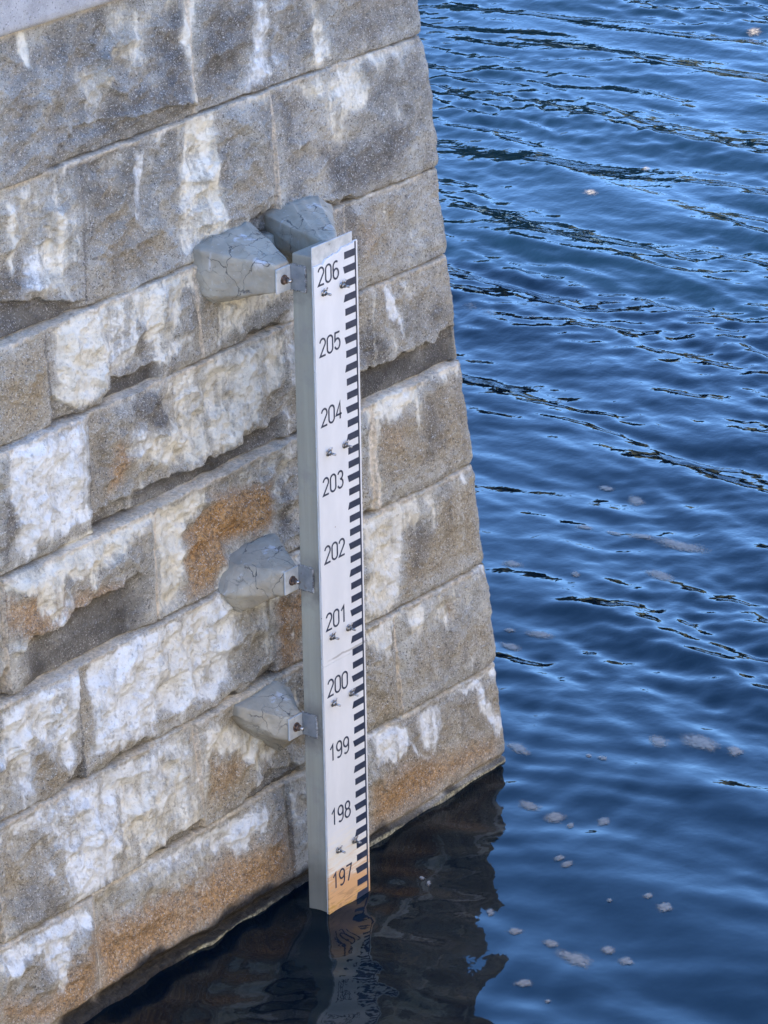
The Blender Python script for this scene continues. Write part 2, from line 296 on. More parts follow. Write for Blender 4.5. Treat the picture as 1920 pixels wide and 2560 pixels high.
# ------------------------------------------------------------------ object helpers
def link_mesh(name, verts, faces, mat, parent=None, smooth=True):
    me = bpy.data.meshes.new(name)
    me.from_pydata([tuple(v) for v in verts], [], [tuple(f) for f in faces])
    me.materials.append(mat)
    if smooth:
        me.polygons.foreach_set('use_smooth', [True] * len(me.polygons))
    me.update()
    o = bpy.data.objects.new(name, me); COL.objects.link(o)
    if parent is not None: o.parent = parent
    return o

def big_mesh(name, V, Q, mat, parent=None, mats=None):
    me = bpy.data.meshes.new(name)
    n = len(V); k = len(Q)
    me.vertices.add(n); me.vertices.foreach_set('co', np.ascontiguousarray(V, np.float32).ravel())
    me.loops.add(4 * k); me.loops.foreach_set('vertex_index', np.ascontiguousarray(Q, np.int32).ravel())
    me.polygons.add(k); me.polygons.foreach_set('loop_start', np.arange(0, 4 * k, 4, dtype=np.int32))
    me.polygons.foreach_set('use_smooth', np.ones(k, bool))
    me.materials.append(mat)
    me.update(calc_edges=True); me.validate()
    o = bpy.data.objects.new(name, me); COL.objects.link(o)
    if parent is not None: o.parent = parent
    return o

def grid_quads(nx, ny, off=0):
    i = np.arange(nx * ny).reshape(ny, nx) + off
    return np.stack([i[:-1, :-1], i[:-1, 1:], i[1:, 1:], i[1:, :-1]], -1).reshape(-1, 4)

def attr4(o, name, A):
    a = o.data.attributes.new(name, 'FLOAT_COLOR', 'POINT')
    a.data.foreach_set('color', np.ascontiguousarray(A, np.float32).ravel())

def bm_obj(name, bm, mat, parent=None, smooth=False):
    me = bpy.data.meshes.new(name); bm.normal_update(); bm.to_mesh(me); bm.free()
    me.materials.append(mat)
    if smooth: me.polygons.foreach_set('use_smooth', [True] * len(me.polygons))
    o = bpy.data.objects.new(name, me); COL.objects.link(o)
    if parent is not None: o.parent = parent
    return o

def box_bm(x0, x1, y0, y1, z0, z1, bevel=0.0, seg=2, bm=None):
    own = bm is None
    b2 = bmesh.new()
    bmesh.ops.create_cube(b2, size=1)
    for v in b2.verts:
        v.co = Vector((x0 + (v.co.x + .5) * (x1 - x0), y0 + (v.co.y + .5) * (y1 - y0), z0 + (v.co.z + .5) * (z1 - z0)))
    if bevel > 0:
        bmesh.ops.bevel(b2, geom=list(b2.edges), offset=bevel, segments=seg, affect='EDGES', profile=.5)
    if own: return b2
    tmp = bpy.data.meshes.new('tmp'); b2.to_mesh(tmp); b2.free(); bm.from_mesh(tmp); bpy.data.meshes.remove(tmp)
    return bm

def cyl_bm(bm, p, axis, r, length, seg=16, r2=None):
    """cylinder from p along axis"""
    q = Vector(axis).normalized().to_track_quat('Z', 'Y').to_matrix().to_4x4()
    q.translation = Vector(p) + Vector(axis).normalized() * length / 2
    bmesh.ops.create_cone(bm, cap_ends=True, segments=seg, radius1=r, radius2=r if r2 is None else r2, depth=length, matrix=q)
    return bm

def empty(name, loc, label, cat, group=None):
    o = bpy.data.objects.new(name, None); COL.objects.link(o); o.location = loc
    o.empty_display_size = .1
    tag(o, label, cat, group); return o

def tag(o, label, cat, group=None):
    o['label'] = label; o['category'] = cat
    if group: o['group'] = group

# ------------------------------------------------------------------ node helpers
class NT:
    def __init__(self, name):
        self.m = bpy.data.materials.new(name); self.m.use_nodes = True
        self.t = self.m.node_tree; self.n = self.t.nodes; self.b = self.n['Principled BSDF']
        self.tc = self.n.new('ShaderNodeTexCoord')
    def lk(self, a, b): self.t.links.new(a, b)
    def put(self, sock, v):
        if hasattr(v, 'is_output'): self.lk(v, sock)
        elif v is not None:
            if isinstance(v, tuple) and len(v) == 3 and sock.type == 'RGBA': v = v + (1,)
            sock.default_value = v
    def coords(self, scale=(1, 1, 1), src='Object'):
        mp = self.n.new('ShaderNodeMapping'); mp.inputs['Scale'].default_value = scale
        self.lk(self.tc.outputs[src], mp.inputs[0]); return mp.outputs[0]
    def noise(self, vec, scale, detail=4, rough=.55, dist=0.0, out='Fac'):
        t = self.n.new('ShaderNodeTexNoise'); self.put(t.inputs['Vector'], vec); t.inputs['Scale'].default_value = scale
        t.inputs['Detail'].default_value = detail; t.inputs['Roughness'].default_value = rough; t.inputs['Distortion'].default_value = dist
        return t.outputs[out]
    def voro(self, vec, scale, feature='F1', out='Distance', rand=1.0):
        t = self.n.new('ShaderNodeTexVoronoi'); t.feature = feature; self.put(t.inputs['Vector'], vec); t.inputs['Scale'].default_value = scale
        t.inputs['Randomness'].default_value = rand
        return t.outputs[out]
    def ramp(self, v, a, b, lo=0.0, hi=1.0):
        t = self.n.new('ShaderNodeMapRange'); t.interpolation_type = 'SMOOTHSTEP'
        self.put(t.inputs['Value'], v); t.inputs['From Min'].default_value = a; t.inputs['From Max'].default_value = b
        t.inputs['To Min'].default_value = lo; t.inputs['To Max'].default_value = hi
        return t.outputs[0]
    def math(self, op, a, b=None, clamp=False):
        t = self.n.new('ShaderNodeMath'); t.operation = op; t.use_clamp = clamp
        self.put(t.inputs[0], a)
        if b is not None: self.put(t.inputs[1], b)
        return t.outputs[0]
    def mix(self, f, a, b, mode='MIX'):
        t = self.n.new('ShaderNodeMix'); t.data_type = 'RGBA'; t.blend_type = mode
        self.put(t.inputs['Factor'], f); self.put(t.inputs['A'], a) if False else None
        self.put(t.inputs[0], f); self.put(t.inputs[6], a); self.put(t.inputs[7], b)
        return t.outputs[2]
    def sep(self, c):
        t = self.n.new('ShaderNodeSeparateColor'); self.lk(c, t.inputs[0]); return t.outputs
    def attr(self, name):
        t = self.n.new('ShaderNodeAttribute'); t.attribute_name = name; return t
    def bump(self, h, strength=.5, dist=.01, normal=None):
        t = self.n.new('ShaderNodeBump'); t.inputs['Strength'].default_value = strength; t.inputs['Distance'].default_value = dist
        self.put(t.inputs['Height'], h)
        if normal is not None: self.lk(normal, t.inputs['Normal'])
        return t.outputs[0]
    def fin(self, col=None, rough=None, normal=None, metal=None):
        if col is not None: self.put(self.b.inputs['Base Color'], col)
        if rough is not None: self.put(self.b.inputs['Roughness'], rough)
        if normal is not None: self.lk(normal, self.b.inputs['Normal'])
        if metal is not None: self.put(self.b.inputs['Metallic'], metal)
        return self.m

# ------------------------------------------------------------------ materials
def mat_granite():
    T = NT('granite'); P = T.coords()
    a1 = T.attr('stain_shade'); a2 = T.attr('stain_shade_b')
    s = T.sep(a1.outputs['Color']); white, rust, dark = s[0], s[1], s[2]; tan = a1.outputs['Alpha']
    s2 = T.sep(a2.outputs['Color']); mortar, wet_shade, blue = s2[0], s2[1], s2[2]; scum = a2.outputs['Alpha']
    big = T.noise(P, 2.2, 5, .6); mid = T.noise(P, 11, 5, .65); fine = T.noise(P, 60, 4, .7); grain = T.noise(P, 135, 2, .8)
    base = T.mix(T.ramp(mid, .3, .7), (.315, .305, .262), (.575, .558, .48))
    base = T.mix(T.ramp(big, .35, .7, 0, .45), base, (.45, .39, .30))
    base = T.mix(T.ramp(tan, 0, 1, 0, .8), base, T.mix(T.ramp(fine, .35, .65), (.27, .205, .115), (.47, .38, .24)))
    base = T.mix(T.math('MULTIPLY', dark, T.ramp(fine, .2, .75, .65, 1.0), True), base, T.mix(T.ramp(mid, .3, .7), (.085, .078, .070), (.19, .175, .15)))
    rustc = T.mix(T.ramp(fine, .35, .65), (.25, .13, .043), (.62, .345, .12))
    base = T.mix(T.math('MULTIPLY', rust, T.ramp(mid, .25, .6, .65, 1.0), True), base, rustc)
    # crystals: pale feldspar and dark mica
    lightg = T.ramp(grain, .575, .66)
    darkg = T.ramp(T.noise(P, 105, 2, .8), .44, .34)
    base = T.mix(T.math('MULTIPLY', lightg, .75), base, (.78, .75, .69))
    base = T.mix(T.math('MULTIPLY', darkg, .8), base, (.075, .070, .062))
    # lime run-off
    whc = T.mix(blue, T.mix(T.ramp(mid, .3, .7), (.62, .575, .455), (.80, .762, .645)), T.mix(T.ramp(mid, .3, .7), (.66, .665, .635), (.80, .81, .775)))
    edge = T.math('ADD', white, T.ramp(fine, .25, .75, -.20, .20))
    vs = T.noise(T.coords((30, 30, 3)), 1.0, 5, .65)
    edge = T.math('ADD', edge, T.math('ADD', T.ramp(mid, .25, .75, -.14, .14), T.ramp(vs, .25, .75, -.30, .30)))
    wmask = T.math('MULTIPLY', T.ramp(edge, .14, .92), T.ramp(white, 0.02, .12), True)
    wmask = T.math('MAXIMUM', wmask, T.ramp(white, .05, .9, 0, .55))
    vs2 = T.noise(T.coords((15, 15, 1.5)), 1.0, 5, .65, .3)
    wmask = T.math('MULTIPLY', wmask, T.ramp(vs2, .30, .50, .52, 1.0))
    pits = T.ramp(T.voro(P, 48), .13, .06)
    pits = T.math('MULTIPLY', pits, T.ramp(T.noise(P, 9, 3), .45, .6))
    wmask = T.math('MULTIPLY', wmask, T.math('SUBTRACT', 1.0, T.math('MULTIPLY', pits, .75)))
    wmask = T.math('MULTIPLY', wmask, T.ramp(grain, .28, .42, .55, 1.0))
    base = T.mix(wmask, base, whc)
    mort = T.mix(T.ramp(fine, .3, .7), (.46, .395, .29), (.80, .70, .55))
    base = T.mix(T.math('MULTIPLY', mortar, T.ramp(T.noise(P, 30, 4, .7), .3, .55, .35, 1.0)), base, mort)
    base = T.mix(wet_shade, base, T.mix(T.ramp(fine, .35, .7), (.018, .015, .012), (.055, .045, .033)))
    base = T.mix(scum, base, T.mix(T.ramp(fine, .35, .65), (.10, .085, .04), (.62, .55, .34)))
    small = T.math('MULTIPLY', T.math('MAXIMUM', T.ramp(T.noise(P, 34, 4, .6), .40, .33), T.ramp(T.noise(T.coords((62, 62, 88)), 1.0, 3, .7), .37, .30)), T.math('SUBTRACT', 1.0, T.math('MULTIPLY', white, .3)))
    base = T.mix(T.math('MULTIPLY', small, .42), base, (.10, .09, .075))
    h = T.math('ADD', T.math('MULTIPLY', T.noise(P, 26, 6, .7), 1.0), T.math('MULTIPLY', grain, .35))
    h = T.math('SUBTRACT', h, T.math('MULTIPLY', pits, .25))
    h = T.math('MULTIPLY', h, T.math('SUBTRACT', 1.0, T.math('MULTIPLY', wmask, .5)))
    n = T.bump(h, 1.0, .028)
    T.b.inputs['Specular IOR Level'].default_value = .3
    return T.fin(base, T.math('SUBTRACT', .92, T.math('MULTIPLY', wet_shade, .55)), n)

def mat_dressed():
    T = NT('dressed_granite'); P = T.coords()
    grain = T.noise(P, 150, 3, .75); mid = T.noise(P, 8, 5, .6)
    c = T.mix(T.ramp(mid, .3, .7), (.30, .295, .285), (.42, .415, .405))
    c = T.mix(T.math('MULTIPLY', T.ramp(grain, .58, .68), .6), c, (.66, .65, .63))
    c = T.mix(T.math('MULTIPLY', T.ramp(T.noise(P, 110, 3, .7), .42, .34), .6), c, (.08, .078, .075))
    return T.fin(c, .85, T.bump(T.noise(P, 60, 5, .7), .6, .012))

def mat_concrete():
    T = NT('cracked_concrete'); P = T.coords(src='Object')
    warp = T.n.new('ShaderNodeVectorMath'); warp.operation = 'MULTIPLY_ADD'
    nz = T.n.new('ShaderNodeTexNoise'); nz.inputs['Scale'].default_value = 14; nz.inputs['Detail'].default_value = 4; T.lk(P, nz.inputs['Vector'])
    T.lk(nz.outputs['Color'], warp.inputs[0]); warp.inputs[1].default_value = (.09, .09, .09); T.lk(P, warp.inputs[2])
    V = warp.outputs[0]
    e = T.voro(V, 6.5, 'DISTANCE_TO_EDGE'); e2 = T.voro(V, 15, 'DISTANCE_TO_EDGE')
    reg = T.ramp(T.noise(P, 6, 2), .42, .6)
    cr = T.math('ADD', T.math('MULTIPLY', T.ramp(e, .014, .004), T.ramp(T.noise(P, 5, 2), .40, .52)), T.math('MULTIPLY', T.ramp(e2, .018, .004, 0, .5), reg), True)
    c = T.mix(T.ramp(T.noise(P, 7, 5, .6), .3, .7), (.28, .248, .185), (.40, .36, .275))
    c = T.mix(T.ramp(T.noise(P, 45, 4, .7), .62, .75, 0, .5), c, (.55, .55, .54))
    c = T.mix(T.ramp(T.noise(T.coords((1.2, 1.2, .5)), 8, 4, .6), .60, .72, 0, .75), c, (.56, .56, .56))
    c = T.mix(T.math('MULTIPLY', cr, .8), c, (.07, .065, .06))
    h = T.math('SUBTRACT', T.math('MULTIPLY', T.noise(P, 40, 5, .6), .5), T.math('MULTIPLY', cr, 1.0))
    return T.fin(c, .88, T.bump(h, .6, .008))

def mat_steel():
    T = NT('weathered_steel'); P = T.coords()
    st = T.noise(T.coords((22, 22, 1.0)), 1.0, 5, .6); cl = T.noise(P, 6, 5, .65)
    c = T.mix(T.ramp(st, .35, .65), (.345, .335, .27), (.395, .385, .31))
    c = T.mix(T.ramp(cl, .5, .72, 0, .5), c, (.29, .27, .24))
    gz = T.n.new('ShaderNodeSeparateXYZ'); T.lk(T.tc.outputs['Object'], gz.inputs[0]); wz_ = T.math('ADD', gz.outputs[2], T.math('MULTIPLY', T.noise(P, 12, 4), .08))
    for zc_ in (2.925, 1.60, .925):      # grime and heat marks round the welds
        dd_ = T.math('ABSOLUTE', T.math('SUBTRACT', wz_, zc_))
        c = T.mix(T.math('MULTIPLY', T.ramp(dd_, .15, .04), T.ramp(cl, .35, .6, .25, .8)), c, (.15, .14, .125))
    # old tide grime in the lowest half metre
    geo = T.n.new('ShaderNodeSeparateXYZ'); T.lk(T.tc.outputs['Object'], geo.inputs[0])
    z = T.math('ADD', geo.outputs[2], T.math('MULTIPLY', T.noise(P, 9, 4), .3))
    c = T.mix(T.ramp(z, .48, .28, 0, .6), c, T.mix(T.ramp(cl, .3, .7), (.13, .115, .09), (.20, .175, .13)))
    return T.fin(c, T.ramp(cl, .3, .7, .42, .62), T.bump(T.noise(P, 90, 3), .15, .004), .35)

def mat_plate_steel(name='galvanised_plate', tint=1.0):
    T = NT(name); P = T.coords()
    c = T.mix(T.ramp(T.noise(P, 20, 5, .6), .35, .7), tuple(tint * v for v in (.42, .45, .46)), tuple(tint * v for v in (.58, .60, .60)))
    c = T.mix(T.ramp(T.noise(P, 30, 4, .7), .60, .72, 0, .6), c, (.16, .13, .10))
    return T.fin(c, .5, T.bump(T.noise(P, 60, 3), .2, .004), .35)

def mat_weld():
    T = NT('weld_bead'); P = T.coords()
    c = T.mix(T.ramp(T.noise(P, 60, 3), .35, .65), (.12, .115, .11), (.46, .45, .43))
    return T.fin(c, .45, T.bump(T.noise(P, 120, 2), .6, .005), .5)

def mat_bolt():
    T = NT('bolt_steel'); P = T.coords()
    c = T.mix(T.ramp(T.noise(P, 90, 3), .4, .65), (.22, .20, .18), (.52, .49, .45))
    return T.fin(c, .35, None, .8)

def mat_rusty():
    T = NT('rusty_nut'); P = T.coords()
    c = T.mix(T.ramp(T.noise(P, 80, 3), .4, .65), (.06, .045, .038), (.24, .15, .10))
    return T.fin(c, .6, None, .4)

def rust_tide(T, P, col):
    """iron staining left on the enamel by the water, strongest at the waterline"""
    g = T.n.new('ShaderNodeSeparateXYZ'); T.lk(T.tc.outputs['Object'], g.inputs[0])
    band = T.noise(T.coords((4.5, 4.5, 42)), 1.0, 6, .7)
    z = T.math('ADD', g.outputs[2], T.math('MULTIPLY', T.math('SUBTRACT', band, .5), .62))
    z = T.math('ADD', z, T.math('MULTIPLY', g.outputs[0], .12))
    c = T.mix(T.ramp(z, .40, .22, 0, .5), col, (.78, .70, .52))
    c = T.mix(T.ramp(z, .27, .11, 0, .95), c, (.62, .35, .155))
    c = T.mix(T.math('MULTIPLY', T.ramp(band, .50, .60), T.ramp(z, .22, .08)), c, (.34, .19, .085))
    c = T.mix(T.ramp(z, .035, .0, 0, .8), c, (.42, .25, .05))
    return c

def mat_enamel():
    T = NT('white_enamel'); P = T.coords()
    c = T.mix(T.ramp(T.noise(T.coords((4, 4, 1.5)), 2.0, 5, .6), .35, .7), (.63, .635, .63), (.70, .70, .69))
    c = rust_tide(T, P, c)
    # scrape of dirt along the seam between the two sheets
    g = T.n.new('ShaderNodeSeparateXYZ'); T.lk(T.tc.outputs['Object'], g.inputs[0])
    line = T.math('ABSOLUTE', T.math('SUBTRACT', g.outputs[2], T.math('ADD', 1.184, T.math('MULTIPLY', T.noise(P, 18, 4), .02))))
    dirt = T.math('MULTIPLY', T.ramp(line, .007, .002), T.ramp(T.math('ADD', g.outputs[0], T.math('MULTIPLY', T.noise(P, 25, 3), .1)), .07, .13))
    c = T.mix(T.math('MULTIPLY', dirt, .75), c, (.33, .31, .28))
    spots = T.math('MULTIPLY', T.ramp(T.voro(P, 9), .035, .02), .8)
    c = T.mix(spots, c, (.22, .13, .08))
    return T.fin(c, .28, T.bump(T.noise(P, 8, 3), .05, .01))

def mat_mark():
    T = NT('black_enamel'); P = T.coords()
    c = T.mix(T.ramp(T.noise(P, 30, 4), .3, .7), (.018, .026, .050), (.034, .044, .075))
    return T.fin(c, .3)

def mat_edge():
    T = NT('sheet_edge'); P = T.coords()
    c = T.mix(T.ramp(T.noise(T.coords((30, 30, 9)), 1, 4), .3, .7), (.50, .46, .41), (.66, .63, .58))
    c = T.mix(T.ramp(T.noise(P, 26, 3, .6), .70, .74), c, (.06, .05, .04))
    return T.fin(rust_tide(T, P, c), .5)

def mat_water():
    T = NT('river_water'); P = T.coords()
    h = T.math('ADD', T.noise(P, 7, 3, .5), T.math('MULTIPLY', T.noise(P, 22, 2, .5), .25))
    d = T.attr('calm'); ds = T.sep(d.outputs['Color'])
    hh = T.math('MULTIPLY', h, ds[0])
    n = T.bump(hh, 1.0, .008)
    T.b.inputs['IOR'].default_value = 1.33
    T.b.inputs['Specular IOR Level'].default_value = .5
    T.put(T.b.inputs['Specular Tint'], (.42, .90, 1.0, 1))
    return T.fin((.0010, .0042, .0080), T.ramp(ds[0], .1, .6, .040, .012), n)

def mat_foam():
    T = NT('river_foam'); P = T.coords()
    a = T.attr('cover'); s = T.sep(a.outputs['Color'])
    bub = T.voro(P, 110); nz = T.noise(P, 45, 4, .7)
    c = T.mix(T.ramp(nz, .3, .7), (.25, .208, .16), (.36, .305, .24))
    c = T.mix(T.ramp(bub, .25, .5, 0, .25), c, (.20, .175, .15))
    al = T.ramp(T.math('ADD', s[0], T.math('MULTIPLY', T.math('SUBTRACT', nz, .5), 1.0)), .10, .95, 0, .80)
    T.put(T.b.inputs['Alpha'], al)
    return T.fin(c, .8, T.bump(bub, .5, .004))

def mat_wood_far():
    T = NT('foliage'); P = T.coords()
    c = T.mix(T.ramp(T.noise(P, .35, 5, .7), .35, .65), (.012, .015, .006), (.040, .042, .018))
    return T.fin(c, .9)

def mat_bank():
    T = NT('bank_grass'); P = T.coords()
    c = T.mix(T.ramp(T.noise(P, .2, 5, .7), .35, .65), (.05, .055, .022), (.13, .115, .06))
    return T.fin(c, .95)

GRANITE = mat_granite(); DRESSED = mat_dressed(); CONCRETE = mat_concrete(); STEEL = mat_steel(); PLATE = mat_plate_steel()
CLIP = mat_plate_steel('bracket_steel', .48); WELD = mat_weld()
BOLT = mat_bolt(); RUSTY = mat_rusty(); ENAMEL = mat_enamel(); MARK = mat_mark(); EDGE = mat_edge(); WATER = mat_water(); FOAMM = mat_foam()
FOLIAGE = mat_wood_far(); BANK = mat_bank()

# ------------------------------------------------------------------ stone pier
GAP, BAT = 0.27, 0.07
LEV = np.array([-1.0, .51, 1.01, 1.505, 2.005, 2.51, 2.915, 3.515, 4.09, 4.62, 5.12, 5.62, 6.1, 6.7])
def x_corner(z): return 1.71 - .073 * z
def y_wall(z): return -(GAP + BAT * z)
rng = np.random.default_rng(11)
joints = []
for c in range(len(LEV) - 1):
    js = [((a + b) / 2, (b - a)) for a, b in JOINTS.get(c, [])] if c in JOINTS else []
    lo = min([j[0] for j in js] + [1.2]) - (.45 if js else 0.); x = lo - rng.uniform(.2, .5)
    while x > -10: js.append((x, 0.)); x -= rng.uniform(.7, 1.25)
    if c >= 8:
        js.append((.45 + rng.uniform(-.3, .3), 0.))
    x = 1.71 + (.42 if c % 2 else .85)
    while x < 12: js.append((x, 0.)); x += rng.uniform(.7, 1.2)
    joints.append(sorted(js))

def masonry_fields(U, Z):
    """height of the rock face and stain masks at wall coordinates U (along), Z (up)"""
    wob = vnoise(U * 2.3, Z * 0 + 3.3, 5) * .006 + vnoise(U * 14, Z * 3, 6) * .004
    Zw = Z + wob
    ci = np.clip(np.searchsorted(LEV, Zw) - 1, 0, len(LEV) - 2)
    z0 = LEV[ci]; z1 = LEV[ci + 1]
    du = np.full(U.shape, 9.0); sid = np.zeros(U.shape, np.int64); rgt = np.zeros(U.shape)
    Uw = U + vnoise(Z * 2.5, U * .4, 8) * .006 + vnoise(Z * 16, U * 4, 9) * .003
    for c in range(len(LEV) - 1):
        mk = ci == c
        if not mk.any(): continue
        u = Uw[mk]; t = (z1[mk] - Zw[mk]) / (z1[mk] - z0[mk]) - .5
        dd = np.full(u.shape, 9.0); k = np.zeros(u.shape, np.int64)
        for (jx, sl) in joints[c]:
            e = u - (jx + sl * t); dd = np.minimum(dd, np.abs(e)); k += e > 0
        du[mk] = dd; sid[mk] = k + 97 * c
    db = Zw - z0; dt = z1 - Zw
    dz = np.minimum(db, dt); d = np.minimum(dz, du)
    r1 = _h(sid, sid * 0 + 1, 3) ; r2 = _h(sid, sid * 0 + 2, 3); r3 = _h(sid, sid * 0 + 3, 3); r4 = _h(sid, sid * 0 + 4, 3)
    smooth_q = sstep(.75, 1.05, U) * .55                       # dressed quoins towards the arris
    rockamp = (1 - smooth_q)
    so = sid * 13.7
    zc = (z0 + z1) / 2
    body = fbm(U * 2.6 + so, Z * 2.6, 5, 21) * .055 + fbm(U * 5 + so, Z * 6, 4, 31, ridge=True) * .030
    facet = np.abs(fbm(U * 3.7 - so, Z * 4.3, 3, 41)) * .034
    fine = fbm(U * 22, Z * 22, 4, 51) * .009 + fbm(U * 70, Z * 70, 2, 61) * .0022
    tilt = (r2 - .5) * .05 * (Zw - zc) / .25 + (r3 - .35) * .03 * (Zw - zc) / .25
    e = sstep(0, .055, d + fbm(U * 20, Z * 20, 2, 71) * .012)
    e2 = sstep(.0, .14, d)
    h = (r1 - .5) * .022 * rockamp + e * (.010 + (body - facet) * (.35 + .65 * e2) * rockamp * (.7 + .6 * r4) * (1 + .15 * sstep(.5, -.1, U))) + tilt * rockamp * .6 + fine
    jn = vnoise(U * 9, Z * 9, 81)
    jw = .0070 + .0035 * jn
    gap_h = sstep(jw + .004, jw - .002, db)                    # open shadow line at the foot of each stone
    joint_v = sstep(jw + .006, jw - .001, du)
    jkind = _h(sid * 0 + ci, np.round(U * 3).astype(np.int64), 77)
    gapn = np.clip(.70 + .7 * vnoise(U * 5, Z * 2, 83), 0, 1)
    GAPH = gap_h * gapn - .012 * joint_v * np.clip(.4 + vnoise(U * 3, Z * 7, 85), 0, 1)
    lip = sstep(.030, .004, dt) * (ci < 8)
    h = h + lip * (.006 + .006 * vnoise(U * 34, Z * 20, 87))   # crusted lime along the top bed
    # fractured undersides
    broken = np.zeros(U.shape)
    for (c, slope, step, cap, pts) in CHIPS:
        px = np.array([p[0] for p in pts]); pz = np.array([p[1] for p in pts])
        mk = (ci == c) & (U > px[0]) & (U < px[-1])
        if not mk.any(): continue
        u = U[mk]; zt = np.interp(u, px, pz) + vnoise(u * 16, u * 0, 91) * .014 + vnoise(u * 45, u * 0, 92) * .006
        dep = zt - Z[mk]; into = sstep(0, 1, np.minimum(np.minimum(u - px[0], px[-1] - u) / (.22 if c == 3 else .07), 1))
        rough = fbm(u * 8, Z[mk] * 9, 4, 95, ridge=True) * .020
        dd = np.where(dep > 0, np.minimum(step * sstep(0, .012, dep) + slope * .8 * dep + rough * sstep(0, .03, dep), min(cap, .036)) * into, 0)
        h[mk] = h[mk] * (1 - .6 * sstep(0, .02, dep)) - dd
        broken[mk] = np.maximum(broken[mk], sstep(-.004, .008, dep) * into)
    brk0 = broken.copy()
    ca = .15 * np.clip(vnoise(U * 2.1 + so, ci * 3.1, 97) - .05, 0, 1) * sstep(1.1, .5, U) * (ci < 8) + .010 * vnoise(U * 17, U * 0, 98) + .006 * vnoise(U * 44, U * 0, 99)
    gd = ca - db
    gch = sstep(.0, .012, gd) * sstep(.015, .04, ca) * (1 - broken)
    h = h - gch * np.minimum(.010 + .5 * np.clip(gd, 0, 1) + .014 * np.clip(fbm(U * 10, Z * 11, 3, 100, ridge=True), -.5, 1), .034)
    broken = np.maximum(broken, gch * .8)
    h = h - .055 * GAPH * (1 - .75 * brk0)
    # foot of the pier: undercut at the waterline and a footing below
    lft = sstep(.8, -.8, U)
    foot = .040 + .035 * lft + vnoise(U * 1.7, U * 0, 101) * .008 + vnoise(U * 9, U * 0, 102) * .006
    under = sstep(foot + .02, foot - .035, Z)
    h = h * (.35 + .65 * sstep(.06, .32, Z))
    h = h - .042 * under * sstep(.014, .03, Z)
    ledge = sstep(.020, .006, Z + vnoise(U * 6, U * 0, 103) * .006)
    h = np.where(Z < .03, np.maximum(h, -.05 + ledge * (.026 + .007 * vnoise(U * 5, U * 0, 104) + .012 * fbm(U * 30, Z * 30, 2, 105)) * sstep(1.75, .6, U) - .012), h)
    # ---------------- stains, plus painted shade in the chips
    streak = vnoise(U * 24, Z * 1.6, 111) * .5 + vnoise(U * 55, Z * 3, 113) * .3 + vnoise(U * 120, Z * 6, 112) * .2
    st = {k: np.zeros(U.shape) for k in 'wvrdt'}
    wu = U + fbm(U * 9, Z * 7, 4, 121) * .030; wz = Z + fbm(U * 9 + 31, Z * 7, 3, 122) * .022 + streak * .022
    for (k, s, soft, poly) in STAINS:
        pa = np.array(poly); m_ = .12
        mk = (U > pa[:, 0].min() - m_) & (U < pa[:, 0].max() + m_) & (Z > pa[:, 1].min() - m_) & (Z < pa[:, 1].max() + m_)
        if not mk.any(): continue
        if k in 'wv': sdv = signed_dist(wu[mk], wz[mk], poly) + streak[mk] * .012
        else: sdv = signed_dist(wu[mk], Z[mk] + (wz[mk] - Z[mk]) * .5, poly)
        st[k][mk] = np.maximum(st[k][mk], s * sstep(-soft * 1.6 - .006, soft * 2.2 + .012, sdv))
    white = np.maximum(st['w'], st['v']); blue = st['v'] / (st['w'] + st['v'] + .001)
    mott = fbm(U * 6, Z * 3.5, 4, 131)
    tex = np.clip(1.10 + .50 * mott + .35 * streak, .25, 1.08)
    white = np.clip(white * 1.12, 0, 1) * np.clip(tex + .25 * (white > .8), 0, 1)
    white = white * (1 - .34 * sstep(.12, .5, vnoise(U * 10 + .4 * vnoise(U * 2, Z * 3, 136), Z * 1.15, 137) + .35 * streak) * sstep(-.3, .3, vnoise(U * 2.6, Z * 1.9, 138)))
    # generic run-off below every bed, generic everything beyond the photographed patch
    run = .018 + .16 * np.clip(vnoise(U * 3.1 + ci * 7, ci * 1.3, 141), 0, 1) * np.clip(.4 + vnoise(U * 30, ci * 2.1, 142), 0, 1.4)
    film = .24 * sstep(-.25, .6, fbm(U * 3.2, Z * 1.5, 4, 145) + .35 * streak)
    rr = st['r']; dk = st['d']
    white = np.maximum(white, (film + .50 * sstep(2.7, 1.3, Z) * sstep(.45, -.1, U) * sstep(-.5, .5, fbm(U * 4, Z * 2.2, 4, 156) + .5 * streak)) * (1 - .9 * rr) * (1 - .8 * dk) * (1 - .7 * st['t']))
    Ud = U + .035 * vnoise(U * 3, Z * 5, 149) + .012 * vnoise(U * 9, Z * 19, 150)
    dcol = vnoise(Ud * 17 + ci * 5.1, ci * 2.7, 146); dlen = .30 * np.clip(vnoise(U * 6 + ci * 3., ci * 1.9, 147) + .35, 0, 1)
    drip = sstep(.25, .6, dcol + .25 * streak) * sstep(dlen, dlen * .4, dt) * (.30 + .35 * vnoise(U * 4, ci * 3.3, 155)) * (ci < 8) * (1 - .6 * rr)
    white = np.maximum(white, drip)
    gen = sstep(run * 1.3, run * .2, dt) * (.55 + .45 * vnoise(U * 7, ci * 3., 143)) * (ci < 8)
    white = np.maximum(white, gen * .85 * (1 - .4 * rr))
    out = sstep(-1.75, -2.1, U) + sstep(1.7, 1.8, U) + sstep(4.25, 4.5, Z)
    gw = sstep(.1, .5, vnoise(U * 2.2 + ci * 3.7, Z * .8, 151) + .35 * streak) * out
    white = np.maximum(white, gw * .85); blue = np.where(gw > st['v'] + st['w'], .4, blue)
    blue = np.clip(blue + .35 * vnoise(U * 2, Z * 2, 161), 0, 1)
    white = white * (1 - .85 * broken) * (1 - .9 * GAPH)
